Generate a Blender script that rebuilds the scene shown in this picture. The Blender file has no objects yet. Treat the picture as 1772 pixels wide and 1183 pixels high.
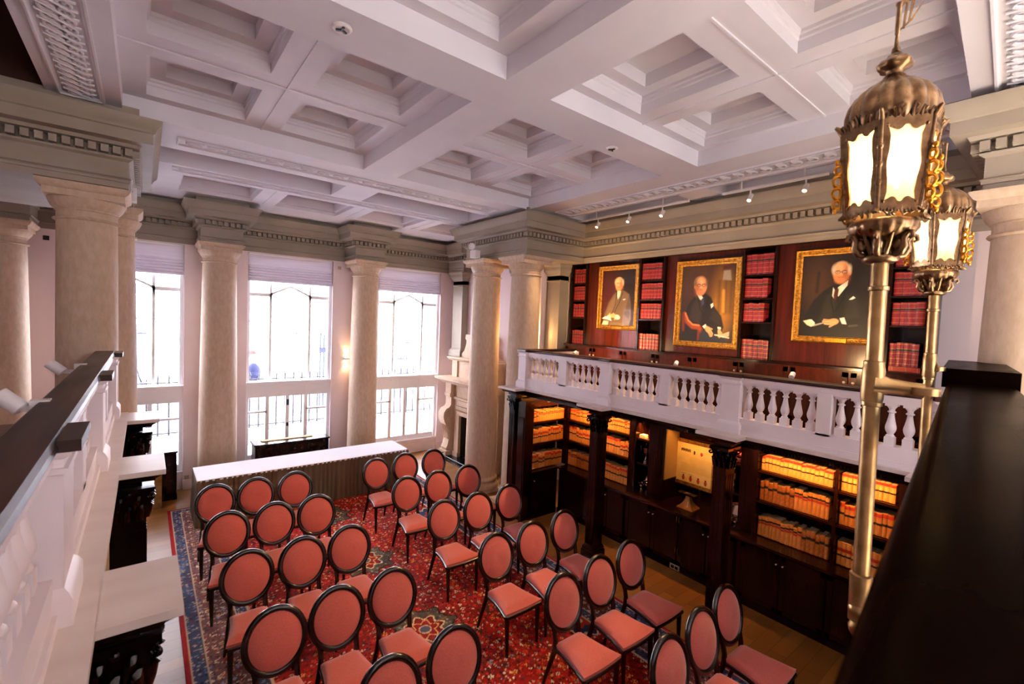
import bpy, bmesh, math, random
import numpy as np
from mathutils import Vector, Matrix
rnd = random.Random(11)
PI = math.pi
sc = bpy.context.scene
COL = sc.collection

# ------------------------------------------------------------------ camera
CAM_H = 3.36
FPX = 797.95
ROT = np.array([[0.782123997, -0.621793114, 0.040686318], [0.004174748, -0.060063924, -0.998185803], [0.623108839, 0.780874925, -0.044381607]])      # world -> camera rows: right, down, forward
cd = bpy.data.cameras.new('camera')
cd.sensor_width = 36.0
cd.sensor_fit = 'HORIZONTAL'
cd.lens = 36.0 * FPX / 1772.0
cd.clip_start = 0.02
cd.clip_end = 200
cd.dof.use_dof = True
cd.dof.focus_distance = 7.0
cd.dof.aperture_fstop = 4.0
cam = bpy.data.objects.new('camera', cd)
COL.objects.link(cam)
r_, d_, f_ = (Vector(ROT[i]) for i in range(3))
cam.matrix_world = Matrix(((r_.x, -d_.x, -f_.x, 0), (r_.y, -d_.y, -f_.y, 0), (r_.z, -d_.z, -f_.z, CAM_H), (0, 0, 0, 1)))
sc.camera = cam

def ray(px, py):
    return ROT.T @ np.array([(px - 886) / FPX, (py - 591.5) / FPX, 1.0])
def at(px, py, ax, val):
    d = ray(px, py); o = (0, 0, CAM_H); t = (val - o[ax]) / d[ax]
    return Vector((d[0] * t, d[1] * t, CAM_H + d[2] * t))
def at_depth(px, py, dep):
    d = ray(px, py)
    return Vector((d[0] * dep, d[1] * dep, CAM_H + d[2] * dep))

# ------------------------------------------------------------------ materials
def lin(h):
    h = h.lstrip('#')
    out = []
    for i in (0, 2, 4):
        c = int(h[i:i + 2], 16) / 255.0
        out.append(c / 12.92 if c <= 0.04045 else ((c + 0.055) / 1.055) ** 2.4)
    return (out[0], out[1], out[2], 1.0)

def mat(name, c1, c2=None, rough=0.5, metal=0.0, scale=(4, 4, 4), detail=4.0, bump=0.0, bscale=(40, 40, 40),
        spec=0.5, coat=0.0, sheen=0.0, lo=0.35, hi=0.65, rough2=None, coords='Object', emit=None, estr=0.0, trans=0.0):
    m = bpy.data.materials.new(name)
    m.use_nodes = True
    nt = m.node_tree
    b = nt.nodes['Principled BSDF']
    b.inputs['Roughness'].default_value = rough
    b.inputs['Metallic'].default_value = metal
    b.inputs['Specular IOR Level'].default_value = spec
    b.inputs['Coat Weight'].default_value = coat
    b.inputs['Coat Roughness'].default_value = 0.12
    b.inputs['Sheen Weight'].default_value = sheen
    b.inputs['Base Color'].default_value = lin(c1)
    if emit:
        b.inputs['Emission Color'].default_value = lin(emit)
        b.inputs['Emission Strength'].default_value = estr
    tc = nt.nodes.new('ShaderNodeTexCoord')
    def noise(s, d):
        mp = nt.nodes.new('ShaderNodeMapping')
        mp.inputs['Scale'].default_value = s if isinstance(s, tuple) else (s, s, s)
        nt.links.new(tc.outputs[coords], mp.inputs['Vector'])
        n = nt.nodes.new('ShaderNodeTexNoise')
        n.inputs['Scale'].default_value = 1.0
        n.inputs['Detail'].default_value = d
        nt.links.new(mp.outputs[0], n.inputs['Vector'])
        return n
    if c2:
        n = noise(scale, detail)
        cr = nt.nodes.new('ShaderNodeValToRGB')
        cr.color_ramp.elements[0].position = lo
        cr.color_ramp.elements[0].color = lin(c1)
        cr.color_ramp.elements[1].position = hi
        cr.color_ramp.elements[1].color = lin(c2)
        nt.links.new(n.outputs['Fac'], cr.inputs['Fac'])
        nt.links.new(cr.outputs['Color'], b.inputs['Base Color'])
        if rough2 is not None:
            mr = nt.nodes.new('ShaderNodeMapRange')
            mr.inputs['To Min'].default_value = rough
            mr.inputs['To Max'].default_value = rough2
            mr.inputs['From Min'].default_value = 0.3
            mr.inputs['From Max'].default_value = 0.7
            nt.links.new(n.outputs['Fac'], mr.inputs['Value'])
            nt.links.new(mr.outputs[0], b.inputs['Roughness'])
    if bump:
        n2 = noise(bscale, 3.0)
        bp = nt.nodes.new('ShaderNodeBump')
        bp.inputs['Strength'].default_value = bump
        bp.inputs['Distance'].default_value = 0.01
        nt.links.new(n2.outputs['Fac'], bp.inputs['Height'])
        nt.links.new(bp.outputs[0], b.inputs['Normal'])
    return m

def attr_mat(name, rough=0.6, spec=0.3, coat=0.0, bump=0.0, bscale=60, sprinkle=None):
    m = bpy.data.materials.new(name); m.use_nodes = True
    nt = m.node_tree; b = nt.nodes['Principled BSDF']
    a = nt.nodes.new('ShaderNodeVertexColor'); a.layer_name = 'Col'
    nt.links.new(a.outputs['Color'], b.inputs['Base Color'])
    b.inputs['Roughness'].default_value = rough
    b.inputs['Specular IOR Level'].default_value = spec
    b.inputs['Coat Weight'].default_value = coat
    if bump:
        tc = nt.nodes.new('ShaderNodeTexCoord'); n = nt.nodes.new('ShaderNodeTexNoise')
        n.inputs['Scale'].default_value = bscale
        nt.links.new(tc.outputs['Object'], n.inputs['Vector'])
        bp = nt.nodes.new('ShaderNodeBump'); bp.inputs['Strength'].default_value = bump; bp.inputs['Distance'].default_value = 0.01
        nt.links.new(n.outputs['Fac'], bp.inputs['Height']); nt.links.new(bp.outputs[0], b.inputs['Normal'])
    return m

M = {}
M['plaster'] = mat('ceiling_plaster', '#e3dfe5', '#dad6dd', rough=0.7, scale=(1.3, 1.3, 1.3), spec=0.2)
M['sage'] = mat('sage_paint', '#998d80', '#908475', rough=0.55, scale=(2, 2, 2), spec=0.3)
M['browndark'] = mat('ceiling_recess_shade_brown', '#3a2720', '#33211b', rough=0.8, spec=0.1)  # dark brown puts the deep left recess's shade into the colour
M['pink'] = mat('pink_wall_paint', '#eeDFE2', '#e8d8dc', rough=0.6, scale=(1.5, 1.5, 1.5), spec=0.25)
M['stone'] = mat('limestone', '#ccb49f', '#bfa68c', rough=0.6, scale=(22, 22, 9), detail=6, spec=0.25, bump=0.12, bscale=(60, 60, 25))
M['white_wood'] = mat('white_gloss_paint', '#e9dfe2', '#e2d6da', rough=0.38, scale=(3, 3, 3), spec=0.4)
M['marble'] = mat('pale_ledge', '#d8ccc6', '#cfc0ba', rough=0.32, scale=(2.5, 6, 6), spec=0.45)
M['mahog'] = mat('dark_mahogany', '#220c07', '#120503', rough=0.2, scale=(14, 14, 1.2), detail=5, spec=0.22)
M['mahog_h'] = mat('dark_mahogany_horizontal', '#2c110a', '#170704', rough=0.2, scale=(12, 1.2, 12), detail=5, spec=0.3)
M['black_wood'] = mat('blackened_oak', '#0d0605', '#080403', rough=0.17, scale=(8, 8, 2), spec=0.28)
M['panel_red'] = mat('red_mahogany_panel', '#4e190b', '#351006', rough=0.22, scale=(22, 22, 1.4), detail=5, spec=0.3)
M['bounce_cream'] = mat('gallery_bounce_floor', '#cfc4b4', '#c4b8a6', rough=0.9, scale=(30, 30, 30), spec=0.1)  # pale colour added so the unseen gallery floor bounces sun upward
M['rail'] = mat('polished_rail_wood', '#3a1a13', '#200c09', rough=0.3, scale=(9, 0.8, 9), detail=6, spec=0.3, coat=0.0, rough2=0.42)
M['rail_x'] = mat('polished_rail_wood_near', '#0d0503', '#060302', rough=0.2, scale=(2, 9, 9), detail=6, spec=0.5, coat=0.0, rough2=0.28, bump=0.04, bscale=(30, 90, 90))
M['chair_wood'] = mat('chair_frame_wood', '#190907', '#0e0504', rough=0.25, scale=(10, 10, 3), spec=0.45, coat=0.25)
M['coral'] = mat('coral_fabric', '#c8655a', '#bb584d', rough=0.8, scale=(140, 140, 140), detail=2, spec=0.15, sheen=0.5, bump=0.15, bscale=(500, 500, 500))
M['cloth'] = mat('white_tablecloth', '#f1edf3', rough=0.8, spec=0.1)
M['skirt'] = mat('taupe_table_skirt', '#665845', '#5a4d3b', rough=0.7, scale=(60, 60, 3), spec=0.2, sheen=0.2)
M['brass'] = mat('aged_brass', '#a98a5e', '#8a6c44', rough=0.27, metal=1.0, scale=(12, 12, 12), rough2=0.4)
M['bronze'] = mat('dark_gilt_bronze', '#8e7152', '#5f4630', rough=0.25, metal=1.0, scale=(25, 25, 25), rough2=0.42)
M['goldleaf'] = mat('gilt_scroll', '#d79c3c', '#b87a24', rough=0.3, metal=1.0, scale=(40, 40, 40))
M['gilt'] = mat('gilt_frame', '#c08a35', '#8a5a1c', rough=0.38, metal=0.85, scale=(30, 30, 30), bump=0.8, bscale=(55, 55, 55))
M['silver'] = mat('silver_plate', '#d8ccba', rough=0.14, metal=1.0)
M['black_iron'] = mat('black_iron', '#15161c', rough=0.5)
M['white_metal'] = mat('white_metal', '#e6e0e0', rough=0.35, spec=0.4)
def blind_material():
    m = mat('white_blind_fabric', '#f0eaf2', '#e8e0ea', rough=0.85, scale=(2, 2, 30), spec=0.1)
    nt = m.node_tree; b = nt.nodes['Principled BSDF']; o = [n for n in nt.nodes if n.type == 'OUTPUT_MATERIAL'][0]
    t = nt.nodes.new('ShaderNodeBsdfTranslucent'); t.inputs['Color'].default_value = (.85, .82, .88, 1)
    x = nt.nodes.new('ShaderNodeMixShader'); x.inputs[0].default_value = .12
    nt.links.new(b.outputs[0], x.inputs[1]); nt.links.new(t.outputs[0], x.inputs[2]); nt.links.new(x.outputs[0], o.inputs[0])
    return m
M['blind'] = blind_material()
M['winframe'] = mat('white_window_paint', '#fbf9fb', rough=0.4)
M['knob'] = mat('pale_knob', '#c9b79c', rough=0.15, spec=0.6)
M['tan'] = mat('tan_calf', '#c98743', '#b06f30', rough=0.5, scale=(30, 30, 12), spec=0.35)
M['tan2'] = mat('tan_calf_pale', '#d99c58', '#c07f3c', rough=0.5, scale=(30, 30, 12), spec=0.35)
M['tan3'] = mat('tan_calf_old', '#a8672c', '#8c4d1e', rough=0.55, scale=(50, 50, 30), spec=0.3)
M['redlab'] = mat('red_leather_label', '#b02f1c', '#9a2415', rough=0.45, scale=(30, 30, 30))
M['blacklab'] = mat('black_leather_label', '#26130d', rough=0.45)
M['pages'] = mat('page_edges', '#cdb48a', '#bba074', rough=0.85, scale=(200, 200, 4))
M['redbook'] = mat('red_morocco', '#8e2028', '#74161e', rough=0.4, scale=(40, 40, 20), spec=0.4)
M['gildline'] = mat('gold_tooling', '#c08a52', rough=0.35, metal=0.6)
M['parch'] = mat('parchment', '#e9d28c', '#e0c67c', rough=0.8, scale=(8, 8, 8), spec=0.1)
M['ink'] = mat('brown_ink', '#33210f', rough=0.7)
M['inkpale'] = mat('pale_writing', '#bfa458', '#c9b068', rough=0.8, scale=(40, 2, 120))
M['seal'] = mat('red_wax', '#b8321c', rough=0.35)
M['stand'] = mat('honey_wood', '#b06c24', '#8d4f16', rough=0.35, scale=(10, 10, 2))
M['yellowwall'] = mat('cream_niche_lining', '#cda766', '#c39c5c', rough=0.6, scale=(3, 3, 3))
M['hearth'] = mat('black_hearth_stone', '#12131a', rough=0.25)
M['firebrick'] = mat('sooty_recess', '#3a2c20', '#241a13', rough=0.9, scale=(12, 12, 12))
M['socket'] = mat('brass_socket_plate', '#b0a08a', rough=0.4, metal=0.3)
M['facade'] = mat('pale_street_facade', '#efeef2', '#e6e5ec', rough=0.8, scale=(1, 1, 3), spec=0.1)
M['street'] = mat('pale_paving', '#d9d9df', '#cfcfd7', rough=0.85, scale=(2, 2, 2), spec=0.1)
M['bluedoor'] = mat('slate_blue_door', '#3b4270', '#343b66', rough=0.5, scale=(3, 3, 20))
M['bluedark'] = mat('dark_window_glass', '#20264a', '#39406a', rough=0.3, scale=(3, 3, 2))
M['greylintel'] = mat('grey_lintel', '#6f7488', rough=0.7)
M['brick'] = mat('red_brick_strip', '#a0483a', '#8a3a30', rough=0.8, scale=(20, 20, 60))
M['lampbulb'] = mat('lit_bulb', '#fff0c0', emit='#ffd58a', estr=40.0)
M['spotface'] = mat('lit_spot_face', '#fff0c0', emit='#ffe9b0', estr=14.0)
M['skin'] = mat('skin', '#d9a58c', rough=0.6)
M['coatpale'] = mat('pale_coat', '#dfe3ea', rough=0.8)
M['navy'] = mat('navy_backpack', '#18224a', rough=0.7)
M['redhair'] = mat('red_scarf', '#c04a44', rough=0.8)

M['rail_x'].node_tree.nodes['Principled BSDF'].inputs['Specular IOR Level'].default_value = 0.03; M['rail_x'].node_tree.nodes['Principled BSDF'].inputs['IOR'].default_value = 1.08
# oak floor with boards
def floor_material():
    m = bpy.data.materials.new('oak_boards'); m.use_nodes = True
    nt = m.node_tree; b = nt.nodes['Principled BSDF']
    tc = nt.nodes.new('ShaderNodeTexCoord')
    mp = nt.nodes.new('ShaderNodeMapping'); mp.inputs['Rotation'].default_value = (0, 0, 0)
    nt.links.new(tc.outputs['Object'], mp.inputs['Vector'])
    br = nt.nodes.new('ShaderNodeTexBrick')
    br.inputs['Color1'].default_value = lin('#94612a'); br.inputs['Color2'].default_value = lin('#784a1c')
    br.inputs['Mortar'].default_value = lin('#402510'); br.inputs['Scale'].default_value = 1.0
    br.inputs['Mortar Size'].default_value = 0.002; br.inputs['Brick Width'].default_value = 1.3
    br.inputs['Row Height'].default_value = 0.16; br.inputs['Bias'].default_value = 0.0
    nt.links.new(mp.outputs[0], br.inputs['Vector'])
    n = nt.nodes.new('ShaderNodeTexNoise'); n.inputs['Scale'].default_value = 1.0; n.inputs['Detail'].default_value = 6
    mp2 = nt.nodes.new('ShaderNodeMapping'); mp2.inputs['Scale'].default_value = (2.5, 30, 30)
    nt.links.new(tc.outputs['Object'], mp2.inputs['Vector']); nt.links.new(mp2.outputs[0], n.inputs['Vector'])
    mx = nt.nodes.new('ShaderNodeMix'); mx.data_type = 'RGBA'; mx.blend_type = 'MULTIPLY'; mx.inputs['Factor'].default_value = 0.35
    nt.links.new(br.outputs['Color'], mx.inputs[6])
    cr = nt.nodes.new('ShaderNodeValToRGB'); cr.color_ramp.elements[0].color = (0.35, 0.3, 0.25, 1); cr.color_ramp.elements[1].color = (1, 1, 1, 1)
    nt.links.new(n.outputs['Fac'], cr.inputs['Fac']); nt.links.new(cr.outputs['Color'], mx.inputs[7])
    nt.links.new(mx.outputs[2], b.inputs['Base Color'])
    b.inputs['Roughness'].default_value = 0.35
    return m
M['oak'] = floor_material()

def pane_material(name, tint, gloss=0.06):
    m = bpy.data.materials.new(name); m.use_nodes = True
    nt = m.node_tree
    for n in list(nt.nodes): nt.nodes.remove(n)
    o = nt.nodes.new('ShaderNodeOutputMaterial'); t = nt.nodes.new('ShaderNodeBsdfTransparent')
    t.inputs['Color'].default_value = tint
    g = nt.nodes.new('ShaderNodeBsdfGlossy'); g.inputs['Roughness'].default_value = 0.03
    x = nt.nodes.new('ShaderNodeMixShader'); x.inputs[0].default_value = gloss
    nt.links.new(t.outputs[0], x.inputs[1]); nt.links.new(g.outputs[0], x.inputs[2]); nt.links.new(x.outputs[0], o.inputs[0])
    return m
M['pane'] = pane_material('window_glass', (0.97, 0.98, 1.0, 1))

def lamp_glass():
    m = bpy.data.materials.new('frosted_lantern_glass'); m.use_nodes = True
    nt = m.node_tree
    for n in list(nt.nodes): nt.nodes.remove(n)
    o = nt.nodes.new('ShaderNodeOutputMaterial')
    t = nt.nodes.new('ShaderNodeBsdfTranslucent'); t.inputs['Color'].default_value = (0.95, 0.86, 0.62, 1)
    tr = nt.nodes.new('ShaderNodeBsdfTransparent'); tr.inputs['Color'].default_value = (1.0, 0.93, 0.72, 1)
    x = nt.nodes.new('ShaderNodeMixShader'); x.inputs[0].default_value = 0.35
    g = nt.nodes.new('ShaderNodeBsdfGlossy'); g.inputs['Roughness'].default_value = 0.15
    y = nt.nodes.new('ShaderNodeMixShader'); y.inputs[0].default_value = 0.05
    nt.links.new(t.outputs[0], x.inputs[1]); nt.links.new(tr.outputs[0], x.inputs[2])
    nt.links.new(x.outputs[0], y.inputs[1]); nt.links.new(g.outputs[0], y.inputs[2]); nt.links.new(y.outputs[0], o.inputs[0])
    return m
M['lampglass'] = lamp_glass()
M['paint'] = attr_mat('oil_paint', rough=0.5, spec=0.3, coat=0.15, bump=0.1, bscale=90)
M['carpet'] = attr_mat('persian_wool', rough=0.9, spec=0.1, bump=0.3, bscale=350)

# ------------------------------------------------------------------ mesh builder
class MB:
    def __init__(s):
        s.v = []; s.f = []; s.mi = []
    def add(s, vs, fs, mi=0):
        o = len(s.v); s.v += [tuple(p) for p in vs]
        for f in fs:
            s.f.append(tuple(i + o for i in f)); s.mi.append(mi)
        return s
    def box(s, x0, x1, y0, y1, z0, z1, mi=0):
        vs = [(x0, y0, z0), (x1, y0, z0), (x1, y1, z0), (x0, y1, z0), (x0, y0, z1), (x1, y0, z1), (x1, y1, z1), (x0, y1, z1)]
        return s.add(vs, [(0, 3, 2, 1), (4, 5, 6, 7), (0, 1, 5, 4), (1, 2, 6, 5), (2, 3, 7, 6), (3, 0, 4, 7)], mi)
    def hexa(s, b, t, mi=0):
        return s.add(list(b) + list(t), [(3, 2, 1, 0), (4, 5, 6, 7), (0, 1, 5, 4), (1, 2, 6, 5), (2, 3, 7, 6), (3, 0, 4, 7)], mi)
    def bar(s, a, b, w, h, up=(0, 0, 1), mi=0):
        a = Vector(a); b = Vector(b); d = (b - a).normalized(); u = Vector(up)
        x = d.cross(u)
        if x.length < 1e-4: x = d.cross(Vector((1, 0, 0)))
        x.normalize(); y = x.cross(d).normalized()
        def q(p): return [p + x * w / 2 * i + y * h / 2 * j for i, j in ((-1, -1), (1, -1), (1, 1), (-1, 1))]
        return s.hexa(q(a), q(b), mi)
    def prism(s, pts, vec, mi=0):
        n = len(pts); v = Vector(vec)
        b = [Vector(p) for p in pts]; t = [p + v for p in b]
        fs = [tuple(range(n - 1, -1, -1)), tuple(range(n, 2 * n))] + [(i, (i + 1) % n, n + (i + 1) % n, n + i) for i in range(n)]
        return s.add(b + t, fs, mi)
    def lathe(s, prof, c=(0, 0, 0), n=16, mi=0, a0=0.0, wob=None, cap=True):
        c = Vector(c); vs = []
        for (r, z) in prof:
            for i in range(n):
                a = a0 + 2 * PI * i / n
                rr = r * (wob(a, z) if wob else 1)
                vs.append((c.x + rr * math.cos(a), c.y + rr * math.sin(a), c.z + z))
        fs = []
        for j in range(len(prof) - 1):
            for i in range(n):
                k = (i + 1) % n
                fs.append((j * n + i, j * n + k, (j + 1) * n + k, (j + 1) * n + i))
        if cap:
            fs.append(tuple(range(n - 1, -1, -1)))
            fs.append(tuple((len(prof) - 1) * n + i for i in range(n)))
        return s.add(vs, fs, mi)
    def tube(s, pts, r, n=8, mi=0, closed=False, flat=1.0, up=None):
        pts = [Vector(p) for p in pts]; N = len(pts)
        rs = r if isinstance(r, (list, tuple)) else [r] * N
        vs = []; prev = None
        for i in range(N):
            if closed: d = pts[(i + 1) % N] - pts[i - 1]
            else: d = pts[min(i + 1, N - 1)] - pts[max(i - 1, 0)]
            d.normalize()
            if up is not None: x = d.cross(Vector(up))
            elif prev is None: x = d.orthogonal()
            else: x = prev - d * prev.dot(d)
            if x.length < 1e-6: x = d.orthogonal()
            x.normalize(); prev = x; y = d.cross(x)
            for k in range(n):
                a = 2 * PI * k / n
                vs.append(pts[i] + x * rs[i] * math.cos(a) + y * rs[i] * flat * math.sin(a))
        fs = []
        for i in range(N if closed else N - 1):
            j = (i + 1) % N
            for k in range(n):
                l = (k + 1) % n
                fs.append((i * n + k, i * n + l, j * n + l, j * n + k))
        if not closed:
            fs.append(tuple(range(n - 1, -1, -1))); fs.append(tuple((N - 1) * n + k for k in range(n)))
        return s.add(vs, fs, mi)
    def ball(s, c, r, n=10, m=6, mi=0, sc3=(1, 1, 1)):
        c = Vector(c); vs = [(c.x, c.y, c.z - r * sc3[2])]
        for j in range(1, m):
            t = -PI / 2 + PI * j / m
            for i in range(n):
                a = 2 * PI * i / n
                vs.append((c.x + r * sc3[0] * math.cos(t) * math.cos(a), c.y + r * sc3[1] * math.cos(t) * math.sin(a), c.z + r * sc3[2] * math.sin(t)))
        vs.append((c.x, c.y, c.z + r * sc3[2])); fs = []
        for i in range(n): fs.append((0, 1 + (i + 1) % n, 1 + i))
        for j in range(m - 2):
            for i in range(n):
                k = (i + 1) % n
                fs.append((1 + j * n + i, 1 + j * n + k, 1 + (j + 1) * n + k, 1 + (j + 1) * n + i))
        L = len(vs) - 1; o = 1 + (m - 2) * n
        for i in range(n): fs.append((o + i, o + (i + 1) % n, L))
        return s.add(vs, fs, mi)
    def sweep(s, path, prof, mi=0, closed=False, caps=True):
        # path: xy points; prof: (out, z), out is to the LEFT of travel
        P = [Vector((p[0], p[1])) for p in path]; N = len(P); vs = []
        for i in range(N):
            def nrm(a, b):
                d = (b - a).normalized(); return Vector((-d.y, d.x))
            ns = []
            if i > 0 or closed: ns.append(nrm(P[i - 1], P[i]))
            if i < N - 1 or closed: ns.append(nrm(P[i], P[(i + 1) % N]))
            if len(ns) == 2:
                mvec = ns[0] + ns[1]
                mvec = mvec / max(1e-6, mvec.dot(ns[0]))
            else: mvec = ns[0]
            for (o, z) in prof: vs.append((P[i].x + mvec.x * o, P[i].y + mvec.y * o, z))
        n = len(prof); fs = []
        for i in range(N if closed else N - 1):
            j = (i + 1) % N
            for k in range(n - 1): fs.append((i * n + k, i * n + k + 1, j * n + k + 1, j * n + k))
        if caps and not closed:
            fs.append(tuple(range(n))); fs.append(tuple((N - 1) * n + k for k in range(n - 1, -1, -1)))
        return s.add(vs, fs, mi)
    def xform(s, mtx, start=0):
        for i in range(start, len(s.v)): s.v[i] = tuple(mtx @ Vector(s.v[i]))
        return s
    def build(s, name, mats, parent=None, smooth=35, kind=None, shift=True):
        me = bpy.data.meshes.new(name)
        off = Vector((0, 0, 0))
        if parent is not None and shift: off = OFF.get(parent.name, Vector((0, 0, 0)))
        me.from_pydata([tuple(Vector(p) - off) for p in s.v], [], s.f)
        if not isinstance(mats, (list, tuple)): mats = [mats]
        for m in mats: me.materials.append(M[m] if isinstance(m, str) else m)
        me.polygons.foreach_set('material_index', s.mi)
        bm = bmesh.new(); bm.from_mesh(me)
        bmesh.ops.recalc_face_normals(bm, faces=bm.faces)
        bm.to_mesh(me); bm.free()
        if smooth:
            me.polygons.foreach_set('use_smooth', [True] * len(me.polygons))
            me.set_sharp_from_angle(angle=math.radians(smooth))
        me.update()
        o = bpy.data.objects.new(name, me); COL.objects.link(o)
        if parent is not None:
            o.parent = parent
            OFF[o.name] = off
        if kind: o['kind'] = kind
        return o
OFF = {}

def tag(o, label, cat, group=None, kind=None):
    o['label'] = label; o['category'] = cat
    if group: o['group'] = group
    if kind: o['kind'] = kind
    return o
def thing(name, label, cat, loc=(0, 0, 0), group=None, rz=0.0):
    e = bpy.data.objects.new(name, None); COL.objects.link(e)
    e.location = loc; e.rotation_euler = (0, 0, rz); e.empty_display_size = 0.1
    OFF[e.name] = Vector(loc)
    return tag(e, label, cat, group)
def struct(name, mb, mats, parent=None, smooth=35):
    o = mb.build(name, mats, parent, smooth)
    if parent is None: o['kind'] = 'structure'
    return o
def dup(root, loc, rz, label, group=None):
    r = root.copy(); COL.objects.link(r); r.location = loc; r.rotation_euler = (0, 0, rz)
    r['label'] = label
    if group: r['group'] = group
    for ch in list(root.children):
        c = ch.copy(); COL.objects.link(c); c.parent = r
        for g in list(ch.children):
            d = g.copy(); COL.objects.link(d); d.parent = c
    return r
def ordinal(n):
    return ['first', 'second', 'third', 'fourth', 'fifth', 'sixth', 'seventh', 'eighth', 'ninth', 'tenth', 'eleventh', 'twelfth',
            'thirteenth', 'fourteenth', 'fifteenth', 'sixteenth', 'seventeenth', 'eighteenth', 'nineteenth', 'twentieth',
            'twenty-first', 'twenty-second', 'twenty-third', 'twenty-fourth', 'twenty-fifth', 'twenty-sixth', 'twenty-seventh',
            'twenty-eighth', 'twenty-ninth', 'thirtieth', 'thirty-first', 'thirty-second', 'thirty-third', 'thirty-fourth'][n]
def light(name, kind, loc, energy, color, **kw):
    l = bpy.data.lights.new(name, kind); l.energy = energy; l.color = color
    tgt = kw.pop('target', None); par = kw.pop('parent', None)
    for k, v in kw.items(): setattr(l, k, v)
    o = bpy.data.objects.new(name, l); COL.objects.link(o); o.location = loc
    if tgt is not None:
        d = Vector(tgt) - Vector(loc); o.rotation_euler = d.to_track_quat('-Z', 'Y').to_euler()
    if par is not None:
        o.parent = par; o.location = Vector(loc) - OFF.get(par.name, Vector((0, 0, 0)))
    return o
WARM = (1.0, 0.62, 0.28)
CARPET_Z = .010
SKY = 8.5
SUN = 130.0
EXPOSURE = 0.28
LAMP = 4.5
SPOT1, SPOT2, TRACK, LSPOT, DOWN, SCONCE, STRIP = 300.0, 150.0, 170.0, 80.0, 120.0, 12.0, 11.0
SCONCE2 = 45.0
# ================================================================== SHELL
struct('floor', MB().box(-3.2, 7.0, -4.5, 10.6, -0.12, 0.0), 'oak', smooth=None)

def walls():
    b = MB()
    for x0, x1 in ((-3.2, -1.07), (0.56, 1.57), (3.2, 4.22), (5.87, 7.0)):
        b.box(x0, x1, 10.33, 10.62, 0, 5.9)
    for x0, x1 in ((-1.07, 0.56), (1.57, 3.2), (4.22, 5.87)):
        b.box(x0, x1, 10.33, 10.62, 4.5, 5.9)
    struct('wall_back', b, 'pink', smooth=None)
    s = MB()
    for x0, x1 in ((-1.07, 0.56), (1.57, 3.2), (4.22, 5.87)):
        s.box(x0, x1, 10.36, 10.62, 0, 0.33)
    struct('trim_1', s, 'white_wood', smooth=None)
    k = MB()
    for x0, x1 in ((-3.2, -1.07), (0.56, 1.57), (3.2, 4.22), (5.87, 6.3)):
        k.sweep([(x1, 10.33), (x0, 10.33)], [(0, 0), (0.05, 0), (0.05, 0.13), (0.03, 0.17), (0.0, 0.18)])
    struct('baseboard_back', k, 'pink')
    struct('wall_right', MB().box(6.97, 7.2, -4.5, 10.6, 0, 5.9), 'pink', smooth=None)
    struct('wall_chimney', MB().box(6.3, 6.965, 7.0, 10.325, 0, 5.3), 'pink', smooth=None)
    struct('wall_left', MB().box(-3.4, -3.2, -4.5, 10.6, 0, 6.2), 'pink', smooth=None)
    f = MB(); xs = [(1.0, 2.6), (3.0, 4.6)]  # openings for the added back windows behind the camera
    cur = -3.2
    for x0, x1 in xs:
        f.box(cur, x0, -4.7, -4.5, 0, 6.2); f.box(x0, x1, -4.7, -4.5, 0, 2.3); f.box(x0, x1, -4.7, -4.5, 5.15, 6.2); cur = x1
    f.box(cur, 7.2, -4.7, -4.5, 0, 6.2)
    struct('wall_front', f, 'pink', smooth=None)
walls()

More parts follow.
